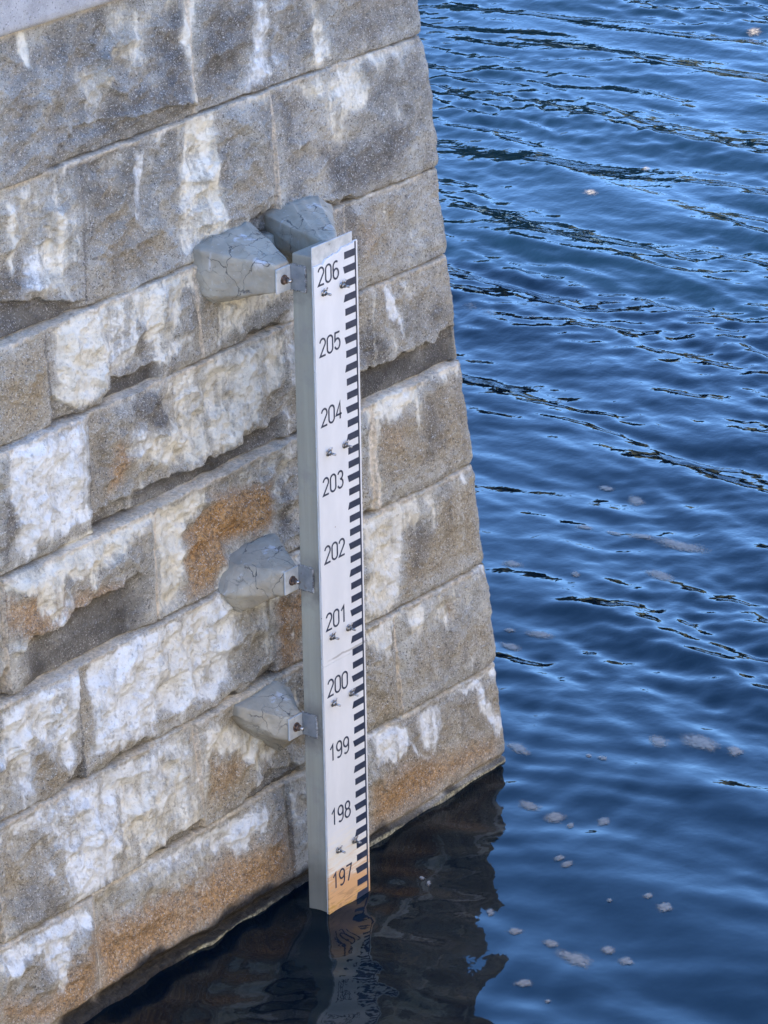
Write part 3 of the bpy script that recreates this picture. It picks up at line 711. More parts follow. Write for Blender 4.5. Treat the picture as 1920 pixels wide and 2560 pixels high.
    dark = np.maximum(np.clip(st['d'] * 1.45 + .25 * fbm(U * 5, Z * 4, 3, 173) * (st['d'] > .05), 0, 1), .42 * sstep(.05, .55, fbm(U * 2.2, Z * 1.6, 4, 171) + .3 * streak))
    ddc = sstep(.3, .65, vnoise(U * 13 + ci * 9., ci * 4.4, 148) + .3 * streak) * sstep(.45, .1, dt) * .5
    dark = np.maximum(dark, ddc * (1 - white)); dark = np.maximum(dark, (.45 * (r4 - .45)).clip(0, .3) * (.6 + .6 * vnoise(U * 2, Z * 3, 174)))
    crk = sstep(.93, .985, fbm(U * 1.9 + 3, Z * 2.3, 4, 175, ridge=True)) * sstep(.0, .3, vnoise(U * 1.2, Z * 1.7, 176)); dark = np.maximum(dark, crk * .85)
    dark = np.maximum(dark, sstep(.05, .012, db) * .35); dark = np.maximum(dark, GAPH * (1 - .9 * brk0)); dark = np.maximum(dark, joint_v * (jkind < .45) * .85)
    dark = np.maximum(dark, .74 * sstep(2.9, 3.4, Z) * sstep(-.35, .45, fbm(U * 2.4, Z * 1.9, 4, 177)) * (1 - .8 * white))
    dark = np.maximum(dark, np.clip(broken * (.95 + .5 * fbm(U * 7, Z * 9, 3, 172)), 0, 1))  # shade of the chipped undersides painted into the colour
    rust = st['r'] * np.clip(1.12 + .5 * fbm(U * 5, Z * 4, 4, 181) + .2 * streak, .2, 1)
    rust = np.maximum(rust, out * sstep(.38, .15, Z) * .8)
    tan = np.maximum(np.maximum(st['t'], (r3 - .5).clip(0, .4) * 1.2 * (1 - dark)), .45 * sstep(.05, .6, fbm(U * 1.6, Z * 1.3, 3, 191)))
    wet_top = .035 + .095 * lft + .035 * vnoise(U * 1.3, U * 0, 201) + .03 * vnoise(U * 11, Z * 3, 202) + .10 * sstep(.3, -1.6, U) * vnoise(U * 2.2, U * 0, 203)
    wet_shade = sstep(wet_top + .02, wet_top - .03, Z)
    wet_shade = np.maximum(wet_shade, np.clip(brk0 * (.42 + .5 * fbm(U * 6, Z * 8, 3, 231)), 0, .7) * (1 - sstep(.012, .004, db)))  # painted shade, deepening the chipped undersides further
    wet_shade = np.maximum(wet_shade, GAPH * (1 - .9 * brk0) * .75)
    scum = sstep(.016, .008, Z) * sstep(-.012, -.004, Z) * np.clip(.45 + .9 * vnoise(U * 4, Z * 0, 211) + .35 * vnoise(U * 40, Z * 30, 212), 0, 1)
    mortar = np.maximum(joint_v * (jkind >= .45) * .95, lip * .95 * np.clip(.75 + vnoise(U * 12, Z * 10, 221), 0, 1)) * (1 - gap_h * .8)
    shelf = brk0 * sstep(.009, .003, db); dark = dark * (1 - shelf); mortar = np.maximum(mortar, shelf * np.clip(.65 + .6 * vnoise(U * 11, Z * 9, 223), 0, 1))
    wide = sstep(.026, .016, np.abs(U - .878)) * ((ci == 3)) * .9
    mortar = np.maximum(mortar, wide)
    S1 = np.stack([np.clip(white, 0, 1), np.clip(rust, 0, 1), np.clip(dark, 0, 1), np.clip(tan, 0, 1)], -1)
    S2 = np.stack([np.clip(mortar, 0, 1), np.clip(wet_shade, 0, 1), blue, np.clip(scum, 0, 1)], -1)
    return h, S1, S2

def strip(pc, zc_, push=0.0):
    """grid wrapped round the corner: pc < 0 runs along the face, pc > 0 along the end"""
    Pm, Zm = np.meshgrid(pc, zc_); p = Pm.ravel(); z = Zm.ravel()
    xc = x_corner(z); yw = y_wall(z)
    U = np.where(p < 0, xc + p, xc + p)
    h, S1, S2 = masonry_fields(U, z)
    r = .022
    a = np.clip((p + r) / (2 * r), 0, 1) * math.pi / 2
    nx, ny = np.sin(a), np.cos(a)
    cx = np.where(p < -r, xc + p, xc - r); cy = np.where(p > r, yw - p, yw - r)
    bx = np.where(p < -r, cx, np.where(p > r, xc, xc - r + r * nx)); by = np.where(p > r, cy, np.where(p < -r, yw, yw - r + r * ny))
    dzj = np.min(np.abs(z[:, None] - LEV[None, :]), axis=1)
    h = h + np.exp(-(p / .03) ** 2) * (fbm(z * 7, z * 0, 4, 261) * .009 - .008 * np.exp(-(dzj / .014) ** 2) - .004)
    damp = 1 - .3 * np.exp(-(p / .05) ** 2)
    hh = h * np.where(h > -.03, damp, 1) + push
    return np.stack([bx + nx * hh, by + ny * hh, z], -1), S1, S2, len(pc), len(zc_)

pier = empty('stone_pier', (0, -1.0, 0), 'granite bridge pier of rough grey blocks streaked with white lime, rust stained at the waterline', 'bridge pier')
def join_strips(parts):
    V, Q, A, Bq, off = [], [], [], [], 0
    for (v, s1, s2, nx, ny) in parts:
        V.append(v); A.append(s1); Bq.append(s2); Q.append(grid_quads(nx, ny, off)); off += len(v)
    return np.concatenate(V), np.concatenate(Q), np.concatenate(A), np.concatenate(Bq)
D = .0047
pf = np.arange(-3.85, .2401, D); pl = np.arange(-7.85, -3.8499, .02); pl[-1] = pf[0]; pr = np.concatenate([np.arange(0, 1.5, .02), np.arange(1.5, 15.01, .06)]) + pf[-1]  # pr: unseen end run, lengthened so its shadow covers the foam
zb = np.arange(-.9, -.1199, .03); zf = np.arange(0, 4.09 + .12 + D, D) - .12; zb[-1] = zf[0]
zf = zf[zf < 4.085]; zt = np.concatenate([[zf[-1]], np.arange(4.11, 6.7, .02)])
zall_c = np.concatenate([np.arange(-.9, -.12, .03), np.arange(-.12, 6.7, .02)])
V, Q, A1, A2 = join_strips([strip(pf, zf), strip(pf[::4], zb), strip(pf[::3], zt), strip(pl, zall_c), strip(pr, zall_c)])
V[:, 1] -= -1.0   # local to the pier's own origin
wall = big_mesh('masonry', V, Q[:, ::-1], GRANITE, pier)
attr4(wall, 'stain_shade', A1); attr4(wall, 'stain_shade_b', A2)

# projecting dressed belt course and the pier top
def ring_block(name, z0, z1, out, mat, lip=.018):
    zs = np.array([z0, z0 + .003, z0 + lip, z1 - lip, z1 - .003, z1]); ins = np.array([lip, lip * .55, 0, 0, lip * .55, lip])
    ps = np.concatenate([np.arange(-7.8, -3.9, .1), np.arange(-3.9, .6, .02), np.arange(.6, 15.2, .1)])
    rows = []
    zz = np.concatenate([[z0], zs[:3], np.linspace(z0 + lip + .02, z1 - lip - .02, 14), zs[3:], [z1]])
    ii = np.concatenate([[out + .05], ins[:3], np.zeros(14), ins[3:], [out + .3]])
    Vv = []
    for z, i in zip(zz, ii):
        xc = x_corner(z0) + out - i; yw = y_wall(z0) + out - i
        n_ = fbm(ps * 9, ps * 0 + z * 9, 3, 301) * .004
        x = np.where(ps < 0, xc + np.minimum(ps, 0), xc + n_); y = np.where(ps < 0, yw + n_, yw - np.maximum(ps, 0))
        Vv.append(np.stack([x, y + 1.0, np.full_like(ps, z)], -1))
    o = big_mesh(name, np.concatenate(Vv), grid_quads(len(ps), len(zz))[:, ::-1], mat, pier)
    return o
ring_block('belt_course', 4.09, 4.60, .045, DRESSED)
bm = box_bm(-6.1, x_corner(6.7) + .10, -14.4, y_wall(6.7) + .10 + 1.0, 6.68, 7.05, .03)
bm_obj('cap_stone', bm, DRESSED, pier)

# ------------------------------------------------------------------ staff gauge
FT = .3048
gauge = empty('staff_gauge', (0.12, -.06, 0), 'tall white water gauge numbered 197 to 206 on a steel post against the pier', 'water gauge')
GO = Vector((0.12, -.06, 0))
def gpart(name, bm, mat, parent=gauge, smooth=False):
    o = bm_obj(name, bm, mat, None, smooth)
    if parent is gauge:
        o.parent = gauge; o.location = -GO
    else:
        o.parent = parent
    return o
post = gpart('post', box_bm(.002, .215, -.118, -.0135, -.9, 2.985, .006), STEEL)
backing = gpart('backing_plate', box_bm(-.006, .262, -.0125, -.0075, -.9, 3.028, .0015, 1), PLATE)

def sheet(z0, z1, jag):
    """enamel sheet: front face with worn upper edge"""
    xs = np.linspace(-.005, .286, 40); bm = bmesh.new(); y0, y1 = -.007, 0.0
    top = []
    for x in xs:
        t = z1
        if jag:
            t = z1 - .040 * (1 - sstep(-.0, .27, x)) + .010 * vnoise(np.array([x * 38]), np.array([.5]), 7)[0] + .005 * vnoise(np.array([x * 110]), np.array([.5]), 9)[0]
            if x > .262: t = z1 + .004
        top.append(t)
    F0 = [bm.verts.new((x, y1, z0)) for x in xs]; F1 = [bm.verts.new((x, y1, t)) for x, t in zip(xs, top)]
    B0 = [bm.verts.new((x, y0, z0)) for x in xs]; B1 = [bm.verts.new((x, y0, t)) for x, t in zip(xs, top)]
    for i in range(len(xs) - 1):
        bm.faces.new((F0[i + 1], F0[i], F1[i], F1[i + 1])); bm.faces.new((B0[i], B0[i + 1], B1[i + 1], B1[i]))
        bm.faces.new((F1[i + 1], F1[i], B1[i], B1[i + 1])); bm.faces.new((F0[i], F0[i + 1], B0[i + 1], B0[i]))
    bm.faces.new((F0[0], B0[0], B1[0], F1[0])).material_index = 1; bm.faces.new((B0[-1], F0[-1], F1[-1], B1[-1])).material_index = 1
    o = gpart('gauge_plate', bm, ENAMEL); o.data.materials.append(EDGE); return o

def arc(cx, cy, rx, ry, a0, a1, n=14):
    return [(cx + rx * math.cos(math.radians(a0 + (a1 - a0) * i / n)), cy + ry * math.sin(math.radians(a0 + (a1 - a0) * i / n))) for i in range(n + 1)]
def stadium(cx, cy, rx, ry):
    return arc(cx, cy + ry - rx, rx, rx, 0, 180) + arc(cx, cy - ry + rx, rx, rx, 180, 360)
DIG = {
 '0': [(stadium(.24, .5, .24, .5), True)],
 '1': [([(.06, .76), (.30, 1.0), (.30, 0)], False)],
 '2': [(arc(.24, .74, .24, .26, 170, -22) + [(.0, .0), (.49, .0)], False)],
 '3': [(arc(.24, .76, .22, .24, 160, -80) + arc(.24, .26, .24, .26, 80, -160), False)],
 '4': [([(.36, 0), (.36, 1.0), (.0, .28), (.50, .28)], False)],
 '5': [([(.46, 1.0), (.06, 1.0), (.03, .54)] + arc(.24, .34, .24, .31, 125, -155)[1:] , False)],
 '6': [([(.42, .93)] + arc(.26, .72, .24, .28, 60, 180)[1:] + [(.02, .3)], False), (arc(.25, .29, .23, .29, 0, 360, 24)[:-1], True)],
 '7': [([(.0, 1.0), (.48, 1.0), (.16, 0)], False)],
 '8': [(arc(.24, .76, .20, .24, 0, 360, 24)[:-1], True), (arc(.24, .27, .24, .27, 0, 360, 24)[:-1], True)],
 '9': [([(.06, .07)] + arc(.22, .28, .24, .28, -120, 0)[1:] + [(.46, .7)], False), (arc(.23, .71, .23, .29, 0, 360, 24)[:-1], True)],
}
def ribbon(bm, pts, closed, w, y):
    n = len(pts); P_ = [Vector((p[0], p[1])) for p in pts]; L, R_ = [], []
    for i in range(n):
        a = P_[i - 1] if (closed or i > 0) else None; b = P_[(i + 1) % n] if (closed or i < n - 1) else None
        d1 = (P_[i] - a).normalized() if a is not None else None; d2 = (b - P_[i]).normalized() if b is not None else None
        if d1 is None: d1 = d2
        if d2 is None: d2 = d1
        n1 = Vector((-d1.y, d1.x)); n2 = Vector((-d2.y, d2.x)); mm = n1 + n2
        if mm.length < 1e-4: mm = n1
        mm.normalize(); k = min(1 / max(mm.dot(n1), .3), 2.2)
        L.append(P_[i] + mm * k * w / 2); R_.append(P_[i] - mm * k * w / 2)
    vl = [bm.verts.new((p.x, y, p.y)) for p in L]; vr = [bm.verts.new((p.x, y, p.y)) for p in R_]
    for i in range(n if closed else n - 1):
        j = (i + 1) % n
        bm.faces.new((vl[i], vl[j], vr[j], vr[i]))
def number(txt, ztick, parent, yy=.0008):
    bm = bmesh.new(); hgt = .074
    for k, chx in enumerate(txt):
        x0 = .023 + k * .0485
        for i, (pts, cl) in enumerate(DIG[chx]):
            ribbon(bm, [(x0 + p[0] * hgt, ztick - .036 + p[1] * hgt) for p in pts], cl, .0086, yy + .0002 * i + .0001 * k)
    bmesh.ops.recalc_face_normals(bm, faces=bm.faces)
    for f in bm.faces:
        if f.normal.y < 0: f.normal_flip()
    bmesh.ops.solidify(bm, geom=list(bm.faces), thickness=.0004)
    return gpart('number', bm, MARK, parent)
def marks(vals, parent):
    bm = bmesh.new()
    for v10 in vals:
        v = v10 / 10; zt_ = (v - 196.5) * FT; zb_ = zt_ - .1 * FT; xl = .1965
        tl = .187 if v10 % 10 == 0 else xl; bl = .187 if v10 % 10 == 6 else xl
        pts = [(tl, zt_), (bl, zb_), (.266, zb_), (.266, zt_)]
        f = [bm.verts.new((x, .0011, z)) for x, z in pts]; g = [bm.verts.new((x, .0003, z)) for x, z in pts]
        bm.faces.new(f); bm.faces.new(g[::-1])
        for i in range(4): bm.faces.new((f[i], g[i], g[(i + 1) % 4], f[(i + 1) % 4]))
    z0, z1 = (min(vals) / 10 - .1 - 196.5) * FT, (max(vals) / 10 + .12 - 196.5) * FT
    if max(vals) >= 2060: z1 = 2.985
    b2 = box_bm(.2662, .2745, .0002, .0012, z0, z1); tmp = bpy.data.meshes.new('tmp'); b2.to_mesh(tmp); b2.free(); bm.from_mesh(tmp); bpy.data.meshes.remove(tmp)
    bmesh.ops.recalc_face_normals(bm, faces=bm.faces)
    return gpart('scale_marks', bm, MARK, parent)
upper = sheet(1.1775, 2.984, True); lower = sheet(-.9, 1.1765, False)
for n_ in range(201, 207): number(str(n_), (n_ - 196.5) * FT, upper)
for n_ in range(197, 201): number(str(n_), (n_ - 196.5) * FT, lower)
marks([v for v in range(2004, 2063, 2)], upper); marks([v for v in range(1948, 2004, 2)], lower)

def gauge_bolt(x, z):
    bm = bmesh.new()
    cyl_bm(bm, (x, 0.0005, z), (0, 1, 0), .0145, .003, 20)
    cyl_bm(bm, (x, .0035, z), (0, 1, 0), .0105, .010, 6)
    cyl_bm(bm, (x, .0135, z), (0, 1, 0), .0050, .026, 12)
    for s in (-1, 1):   # raised ears of the wing nut
        cyl_bm(bm, (x + s * .004, .008, z + .004), (s * .35, .35, .9), .0045, .022, 10, .0028)
    o = gpart('wing_bolt', bm, BOLT, gauge, True)
    return o
for zb_, xa, xb in ((2.822, .053, .176), (2.125, .060, .171), (1.298, .054, .169), (.991, .053, .178), (.292, .064, .176)):
    gauge_bolt(xa, zb_); gauge_bolt(xb, zb_)

def bracket(zc, side, h=.105):
    """welded angle: one leg on the post's flank, one bolted back to the concrete"""
    s = -1 if side == 'l' else 1
    x0 = .002 if side == 'l' else .215
    bm = box_bm(min(x0, x0 + s * .007), max(x0, x0 + s * .007), -.128, -.046, zc - h / 2, zc + h / 2, .0015, 1)
    o = gpart('bracket', bm, CLIP)
    xa, xb = sorted((x0 + s * .0075, x0 + s * .098))
    f = gpart('bolted_leg', box_bm(xa, xb, -.128, -.120, zc - h / 2, zc + h / 2, .0015, 1), PLATE, o)
    bm = bmesh.new()
    for (a, b) in (((x0 + s * .004, -.0455, zc - h / 2), (x0 + s * .004, -.0455, zc + h / 2)),):
        for k in range(14):
            t = k / 13; p = Vector(a).lerp(Vector(b), t)
            bmesh.ops.create_icosphere(bm, subdivisions=1, radius=.0052 + .0012 * math.sin(k * 2.3), matrix=Matrix.Translation(p))
    for zz in (zc - h / 2 - .002, zc + h / 2 + .002):
        for k in range(8):
            bmesh.ops.create_icosphere(bm, subdivisions=1, radius=.0042 + .001 * math.sin(k * 1.7), matrix=Matrix.Translation((x0 + s * .003, -.05 - k * .010, zz)))
    gpart('weld', bm, WELD, o, True)
    bx = x0 + s * .052; bm = bmesh.new()
    cyl_bm(bm, (bx, -.120, zc), (0, 1, 0), .021, .004, 20); cyl_bm(bm, (bx, -.116, zc), (0, 1, 0), .0155, .013, 6)
    bn = gpart('nut', bm, RUSTY, o)
    bm = bmesh.new(); cyl_bm(bm, (bx, -.103, zc), (0, 1, 0), .0075, .022, 12); gpart('stud', bm, BOLT, bn, True)
    return o
bracket(2.885, 'l'); bracket(1.562, 'l'); bracket(.888, 'l', .10); bracket(2.915, 'r')

# ------------------------------------------------------------------ concrete anchor blocks
def block(name_label, base, front, seed):
    """cast block: base outline sunk in the wall, front rectangle behind the bracket"""
    zs = [p[1] for p in base]; cx = sum(p[0] for p in base) / len(base); cz = sum(zs) / len(base)
    bm = bmesh.new(); pts = []
    for x, z in base: pts.append((x, y_wall(z) + .034, z))
    for x, z in base: pts.append((cx + (x - cx) * .92, y_wall(z) - .07, cz + (z - cz) * .92))
    for x, z in front: pts.append((x, -.1295, z))
    vs = [bm.verts.new((x - cx, y - y_wall(cz), z - cz)) for x, y, z in pts]
    r = bmesh.ops.convex_hull(bm, input=vs)
    for v in [v for v in bm.verts if not v.link_faces]: bm.verts.remove(v)
    bmesh.ops.dissolve_limit(bm, angle_limit=math.radians(9), verts=bm.verts, edges=bm.edges)
    bmesh.ops.bevel(bm, geom=list(bm.edges), offset=.007, segments=2, affect='EDGES', profile=.6)
    bmesh.ops.triangulate(bm, faces=bm.faces)
    for _ in range(4):
        long = [e for e in bm.edges if e.calc_length() > .022]
        if not long: break
        bmesh.ops.subdivide_edges(bm, edges=long, cuts=1, use_grid_fill=True)
        bmesh.ops.triangulate(bm, faces=bm.faces)
    bm.normal_update()
    P_ = np.array([v.co[:] for v in bm.verts]); nn = fbm(P_[:, 0] * 9 + P_[:, 1] * 5 + seed, P_[:, 2] * 9 + P_[:, 1] * 4, 4, 401) * .009 + fbm(P_[:, 0] * 40 + P_[:, 1] * 31, P_[:, 2] * 40 + seed, 2, 402) * .0045
    for v, a in zip(bm.verts, nn): v.co += v.normal * float(a) * (0.3 if v.co.y > -.1295 - y_wall(cz) - .02 else 1)
    o = bm_obj('concrete_block', bm, CONCRETE, None, False)
    o.data.polygons.foreach_set('use_smooth', [True] * len(o.data.polygons))
    o.location = (cx, y_wall(cz), cz)
    tag(o, name_label, 'concrete block', 'cracked concrete blocks that hold the gauge post to the pier')
    return o
block('large cracked grey concrete block left of the gauge top, beside number 206',
      [(.149, 3.023), (-.06, 3.012), (-.181, 2.985), (-.186, 2.884), (-.175, 2.785), (-.129, 2.748), (.10, 2.73), (.19, 2.80), (.19, 2.95)],
      [(-.090, 2.952), (-.094, 2.838), (-.004, 2.948), (-.004, 2.828)], 1.0)
block('concrete block behind the top end of the gauge, its upper face patched with white',
      [(.322, 3.000), (.318, 2.95), (.339, 2.86), (.42, 3.03), (.60, 3.015), (.69, 2.95), (.66, 2.80), (.45, 2.74)],
      [(.224, 2.970), (.224, 2.86), (.315, 2.972), (.315, 2.862)], 2.0)
block('cracked grey concrete block halfway down the post, near number 202',
      [(.137, 1.658), (.0, 1.650), (-.135, 1.616), (-.232, 1.503), (-.143, 1.395), (.03, 1.40), (.17, 1.47), (.17, 1.60)],
      [(-.094, 1.616), (-.094, 1.506), (-.004, 1.612), (-.004, 1.498)], 3.0)
block('lowest concrete block, smeared and jagged-edged, between numbers 199 and 200',
      [(.069, 1.012), (-.03, 1.010), (-.208, .995), (-.211, .945), (-.168, .872), (-.11, .82), (-.02, .765), (.04, .69), (.12, .75), (.14, .95)],
      [(-.090, .940), (-.092, .838), (-.004, .938), (-.004, .828)], 4.0)

# ------------------------------------------------------------------ water
WR = np.random.default_rng(5)
def make_waves():
    W_ = []
    def add(n, l0, l1, ang, spread, slope):
        for i in range(n):
            lam = l0 * (l1 / l0) ** WR.random(); a = math.radians(ang + WR.normal() * spread); k = 2 * math.pi / lam
            W_.append((k * math.cos(a), k * math.sin(a), slope * math.sqrt(2 / n) / k, WR.random() * 6.283, lam))
    add(14, .55, 1.6, 4, 13, .095)
    add(34, .26, .60, 6, 26, .16)
    add(64, .12, .28, 4, 40, .155)
    return W_
WAVES = make_waves()
GX, GY = math.cos(math.radians(-37.3)), math.sin(math.radians(-37.3))     # along the view
RX, RY = -GY, GX
def wave_height(x, y):
    x = np.asarray(x, float); y = np.asarray(y, float)
    s = (x + 11.62) * GX + (y - 9.18) * GY                    # distance out over the river
    t = (x + 11.62) * RX + (y - 9.18) * RY
    open_ = sstep(14.0, 23, s + 1.2 * vnoise(x * .35, y * .35, 501) * 2)
    lee = sstep(0.0, 2.2, np.hypot(np.maximum(x - 1.71, 0) * .8, np.maximum(y + .27, 0)) + np.maximum(0, -y - .3) * 1.2)
    gust = .65 + .55 * np.clip(vnoise(x * .55 + 4, y * .55, 503) + .5 * vnoise(x * 1.4, y * 1.4, 504), -1, 1)
    h = np.zeros(x.shape)
    wx = x + .10 * vnoise(x * .8, y * .8, 511); wy = y + .25 * vnoise(x * .6 + 9, y * .6, 512)
    for (kx, ky, a, ph, lam) in WAVES:
        if lam > .55: w_ = .85 + .15 * open_
        elif lam > .27: w_ = (.50 + .50 * open_) * gust
        else: w_ = (.26 + .74 * open_) * gust
        h = h + w_ * a * (np.exp(1.0 * np.sin(kx * wx + ky * wy + ph) - .35) - .9)
    h = h * (.34 + .66 * lee)
    # ripples thrown back from the pier
    near = np.exp(-np.hypot(np.maximum(np.abs(x - .9) - 1.2, 0), np.maximum(y + .1, 0)) / 1.0)
    ry = y + .12 * vnoise(x * 1.1, y * 1.1, 521) + .10 * x
    h = h + near * (.0062 * np.sin(ry * 21 + 1.0 * vnoise(x * .9, y * .9, 522) * 3) + 0.0020 * np.sin(ry * 43 + x * 5) ) * (.5 + .5 * vnoise(x * 1.3, y * 2, 523))
    h = h + near * (.0042 * np.sin(x * 15 + y * 7 + 2.5 * vnoise(x * 1.5, y * 1.5, 531)) + .0022 * np.sin(x * 27 - y * 12 + 3 * vnoise(x * 2, y * 2, 532)))
    return h, open_
step = .021
us = np.arange(9.0, 34.0, step); us = np.concatenate([us[us < 24], np.arange(24, 34, .026)])
ts = np.arange(-6.6, 5.2, step)
Tm, Sm = np.meshgrid(ts, us); s_ = Sm.ravel(); t_ = Tm.ravel()
wx_ = -11.62 + s_ * GX + t_ * RX; wy_ = 9.18 + s_ * GY + t_ * RY
hz, op = wave_height(wx_, wy_)
edge_d = np.minimum(np.minimum(s_ - us[0], us[-1] - s_), np.minimum(t_ - ts[0], ts[-1] - t_))
hz = hz * sstep(0, .6, edge_d)
Vw = np.stack([wx_, wy_, hz], -1); Qw = grid_quads(len(ts), len(us))
# open river out to the horizon: a ring of quads round the finely rippled patch
def P2(s, t): return (-11.62 + s * GX + t * RX, 9.18 + s * GY + t * RY, 0.0)
far = 1500
ring = [P2(us[0], ts[0]), P2(us[0], ts[-1]), P2(us[-1], ts[-1]), P2(us[-1], ts[0]), P2(-far, -far), P2(-far, far), P2(far, far), P2(far, -far)]
n0 = len(Vw); Vw = np.concatenate([Vw, np.array(ring)])
Qr = np.array([[0, 4, 5, 1], [1, 5, 6, 2], [2, 6, 7, 3], [3, 7, 4, 0]]) + n0
water = big_mesh('water', Vw, np.concatenate([Qw, Qr]), WATER); water['kind'] = 'structure'
cal = np.ones((len(Vw), 4)); cal[:n0, 0] = .10 + .55 * op; cal[n0:, 0] = 6.0
attr4(water, 'calm', cal)
nrm = np.zeros(len(water.data.polygons) * 3, np.float32); water.data.polygons.foreach_get('normal', nrm)
if nrm[2::3].mean() < 0: water.data.flip_normals()

# ------------------------------------------------------------------ foam
FL = FOAM_LABELS
for i, (cx, cy, ax, ay, bx, by) in enumerate(FOAM):
    nr, na = 7, 36; ang = np.arange(na) / na * 2 * math.pi
    rimn = 1 + .20 * vnoise(np.cos(ang) * 1.4 + i * 7.1, np.sin(ang) * 1.4, 601) + .10 * vnoise(np.cos(ang) * 3.5 + i * 3.1, np.sin(ang) * 3.5, 602)
    X, Y, Zt, cov = [0.], [0.], [.009], [1.]
    for r in range(1, nr + 1):
        f = r / nr
        for a, rn in zip(ang, rimn):
            ca, sa = math.cos(a) * f * rn * 1.3, math.sin(a) * f * rn * 1.25
            X.append(ax * ca + bx * sa); Y.append(ay * ca + by * sa); Zt.append(.0045 * (1 - f ** 2) + .0012); cov.append(1 - f ** 1.6)
    X = np.array(X); Y = np.array(Y); Zt = np.array(Zt) ; Zt[0] = .0057
    hw, _ = wave_height(cx + X, cy + Y); z0, _ = wave_height(np.array([cx]), np.array([cy]))
    top = np.stack([X, Y, Zt + hw - z0[0]], -1); bot = top[-na:].copy(); bot[:, 2] -= .006
    V_ = np.concatenate([top, bot]); F_ = []
    for k in range(na): F_.append((0, 1 + k, 1 + (k + 1) % na))
    for r in range(nr - 1):
        o0, o1 = 1 + r * na, 1 + (r + 1) * na
        for k in range(na): F_.append((o0 + k, o1 + k, o1 + (k + 1) % na, o0 + (k + 1) % na))
    o0 = 1 + (nr - 1) * na; o1 = o0 + na
    for k in range(na): F_.append((o0 + k, o1 + k, o1 + (k + 1) % na, o0 + (k + 1) % na))
    F_.append(tuple(range(o1 + na - 1, o1 - 1, -1)))
    o = link_mesh('foam_patch', V_, F_, FOAMM); o.location = (cx, cy, float(z0[0]))
    cv = np.zeros((len(V_), 4)); cv[:len(cov), 0] = np.array(cov) * (1.0 if cx < 6 else .45); attr4(o, 'cover', cv)
    tag(o, FL[i], 'foam', 'patches of foam drifting on the water')

# ------------------------------------------------------------------ far bank and its wood (seen in the water)
def bank_arc(name, r0, r1, z0, z1, mat):
    aa = np.radians(np.linspace(-125, 45, 160)); rr = np.linspace(r0, r1, 10)
    A_, R2 = np.meshgrid(aa, rr); A_ = A_.ravel(); R2 = R2.ravel(); f = (R2 - r0) / (r1 - r0)
    Vb = np.stack([R2 * np.cos(A_), R2 * np.sin(A_), z0 + (z1 - z0) * sstep(0, .35, f) + 1.2 * vnoise(A_ * 40, R2 * .05, 701) * f], -1)
    o = big_mesh(name, Vb, grid_quads(160, 10), mat); return o
bk = bank_arc('far_bank', 104, 420, -.4, 5.0, BANK); bk['kind'] = 'structure'
bm = bmesh.new(); WRr = np.random.default_rng(9)
pts, fcs = [], []
base_ico = bmesh.new(); bmesh.ops.create_icosphere(base_ico, subdivisions=3, radius=1)
bv = np.array([v.co[:] for v in base_ico.verts]); bf = np.array([[v.index for v in f.verts] for f in base_ico.faces]); base_ico.free(); bm.free()
off = 0
for k in range(330):
    a = math.radians(WRr.uniform(-120, 40)); rr = 112 + WRr.uniform(0, 60); H_ = WRr.uniform(13, 22) * (1.15 if vnoise(np.array([a * 6]), np.array([.3]), 711)[0] > 0 else .8)
    sc_ = np.array([H_ * .34, H_ * .34, H_ * .52]); n_ = 1 + .22 * fbm(bv[:, 0] * 2.6 + k, bv[:, 2] * 2.6 + bv[:, 1] * 2.1, 3, 721) + .10 * vnoise(bv[:, 0] * 9 + k, bv[:, 2] * 9 + bv[:, 1] * 7, 731)
    v = bv * n_[:, None] * sc_ + np.array([rr * math.cos(a), rr * math.sin(a), 3 + H_ * .55])
    pts.append(v); fcs.append(bf + off); off += len(v)
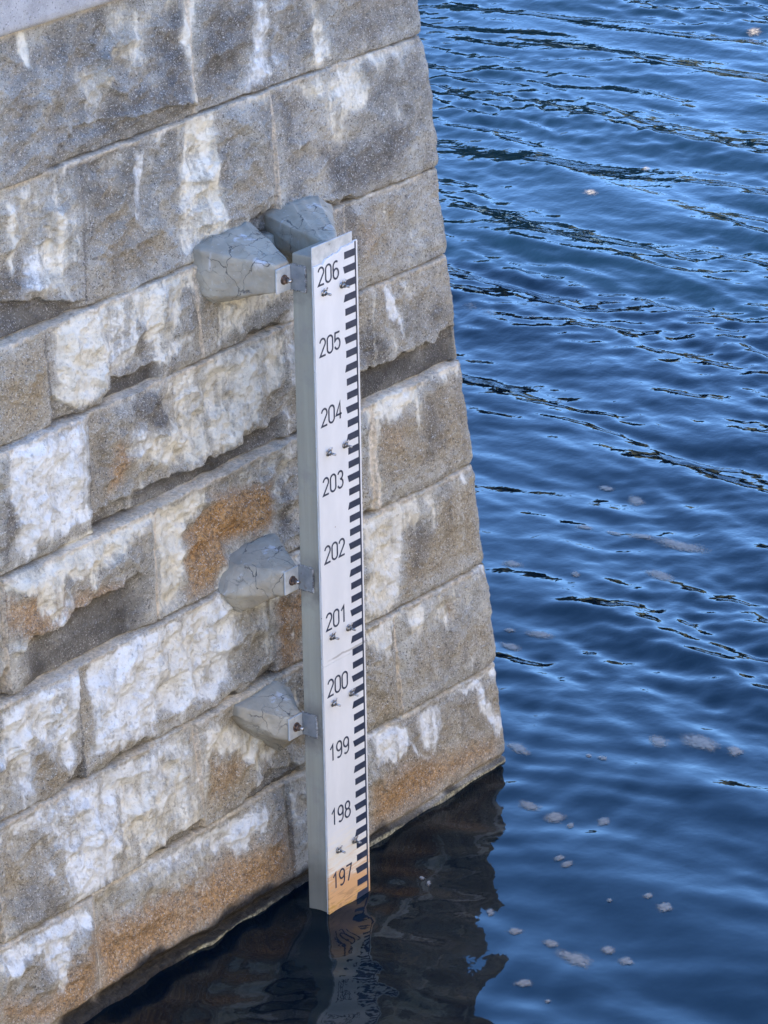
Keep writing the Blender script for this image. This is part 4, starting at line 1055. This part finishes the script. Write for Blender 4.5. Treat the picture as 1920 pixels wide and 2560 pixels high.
pts = np.concatenate(pts); fcs = np.concatenate(fcs)
me = bpy.data.meshes.new('woodland'); me.vertices.add(len(pts)); me.vertices.foreach_set('co', pts.astype(np.float32).ravel())
me.loops.add(3 * len(fcs)); me.loops.foreach_set('vertex_index', fcs.astype(np.int32).ravel()); me.polygons.add(len(fcs))
me.polygons.foreach_set('loop_start', np.arange(0, 3 * len(fcs), 3, dtype=np.int32)); me.materials.append(FOLIAGE); me.update(calc_edges=True)
wd = bpy.data.objects.new('woodland', me); COL.objects.link(wd); wd['kind'] = 'stuff'
tag(wd, 'dark green wood along the far bank, reflected in the ripples', 'wood')

# ------------------------------------------------------------------ the sunlit quay wall, unseen, added to reflect warm light onto the pier
def mat_bounce():
    T = NT('sandstone_ashlar'); P = T.coords()
    br = T.n.new('ShaderNodeTexBrick'); br.inputs['Scale'].default_value = 1.0; br.inputs['Brick Width'].default_value = 1.1; br.inputs['Row Height'].default_value = .5
    br.inputs['Mortar Size'].default_value = .012; br.inputs['Color1'].default_value = (.50, .42, .31, 1); br.inputs['Color2'].default_value = (.40, .33, .24, 1); br.inputs['Mortar'].default_value = (.30, .27, .22, 1)
    mp = T.n.new('ShaderNodeMapping'); mp.inputs['Rotation'].default_value = (math.radians(90), 0, 0); T.lk(T.tc.outputs['Object'], mp.inputs[0]); T.lk(mp.outputs[0], br.inputs[0])
    c = T.mix(T.ramp(T.noise(P, 1.5, 5, .65), .35, .7, 0, .4), br.outputs[0], (.30, .25, .18))
    return T.fin(c, .9, T.bump(T.noise(P, 12, 5, .7), .5, .03))
BOUNCE = mat_bounce()
bounce = empty('bounce_wall', (0, 9.75, 0), 'sunlit sandstone quay wall facing the pier across the water, unseen and added for its warm light', 'quay wall')
for nm, a in (('wall', (-70, 30, 0, 6, -1, 6.4)), ('coping', (-70, 30, -.12, .5, 6.4, 6.62)), ('parapet', (-70, 30, .05, .40, 6.62, 7.35))):
    o = bm_obj(nm, box_bm(*a, .02, 2), BOUNCE, bounce)
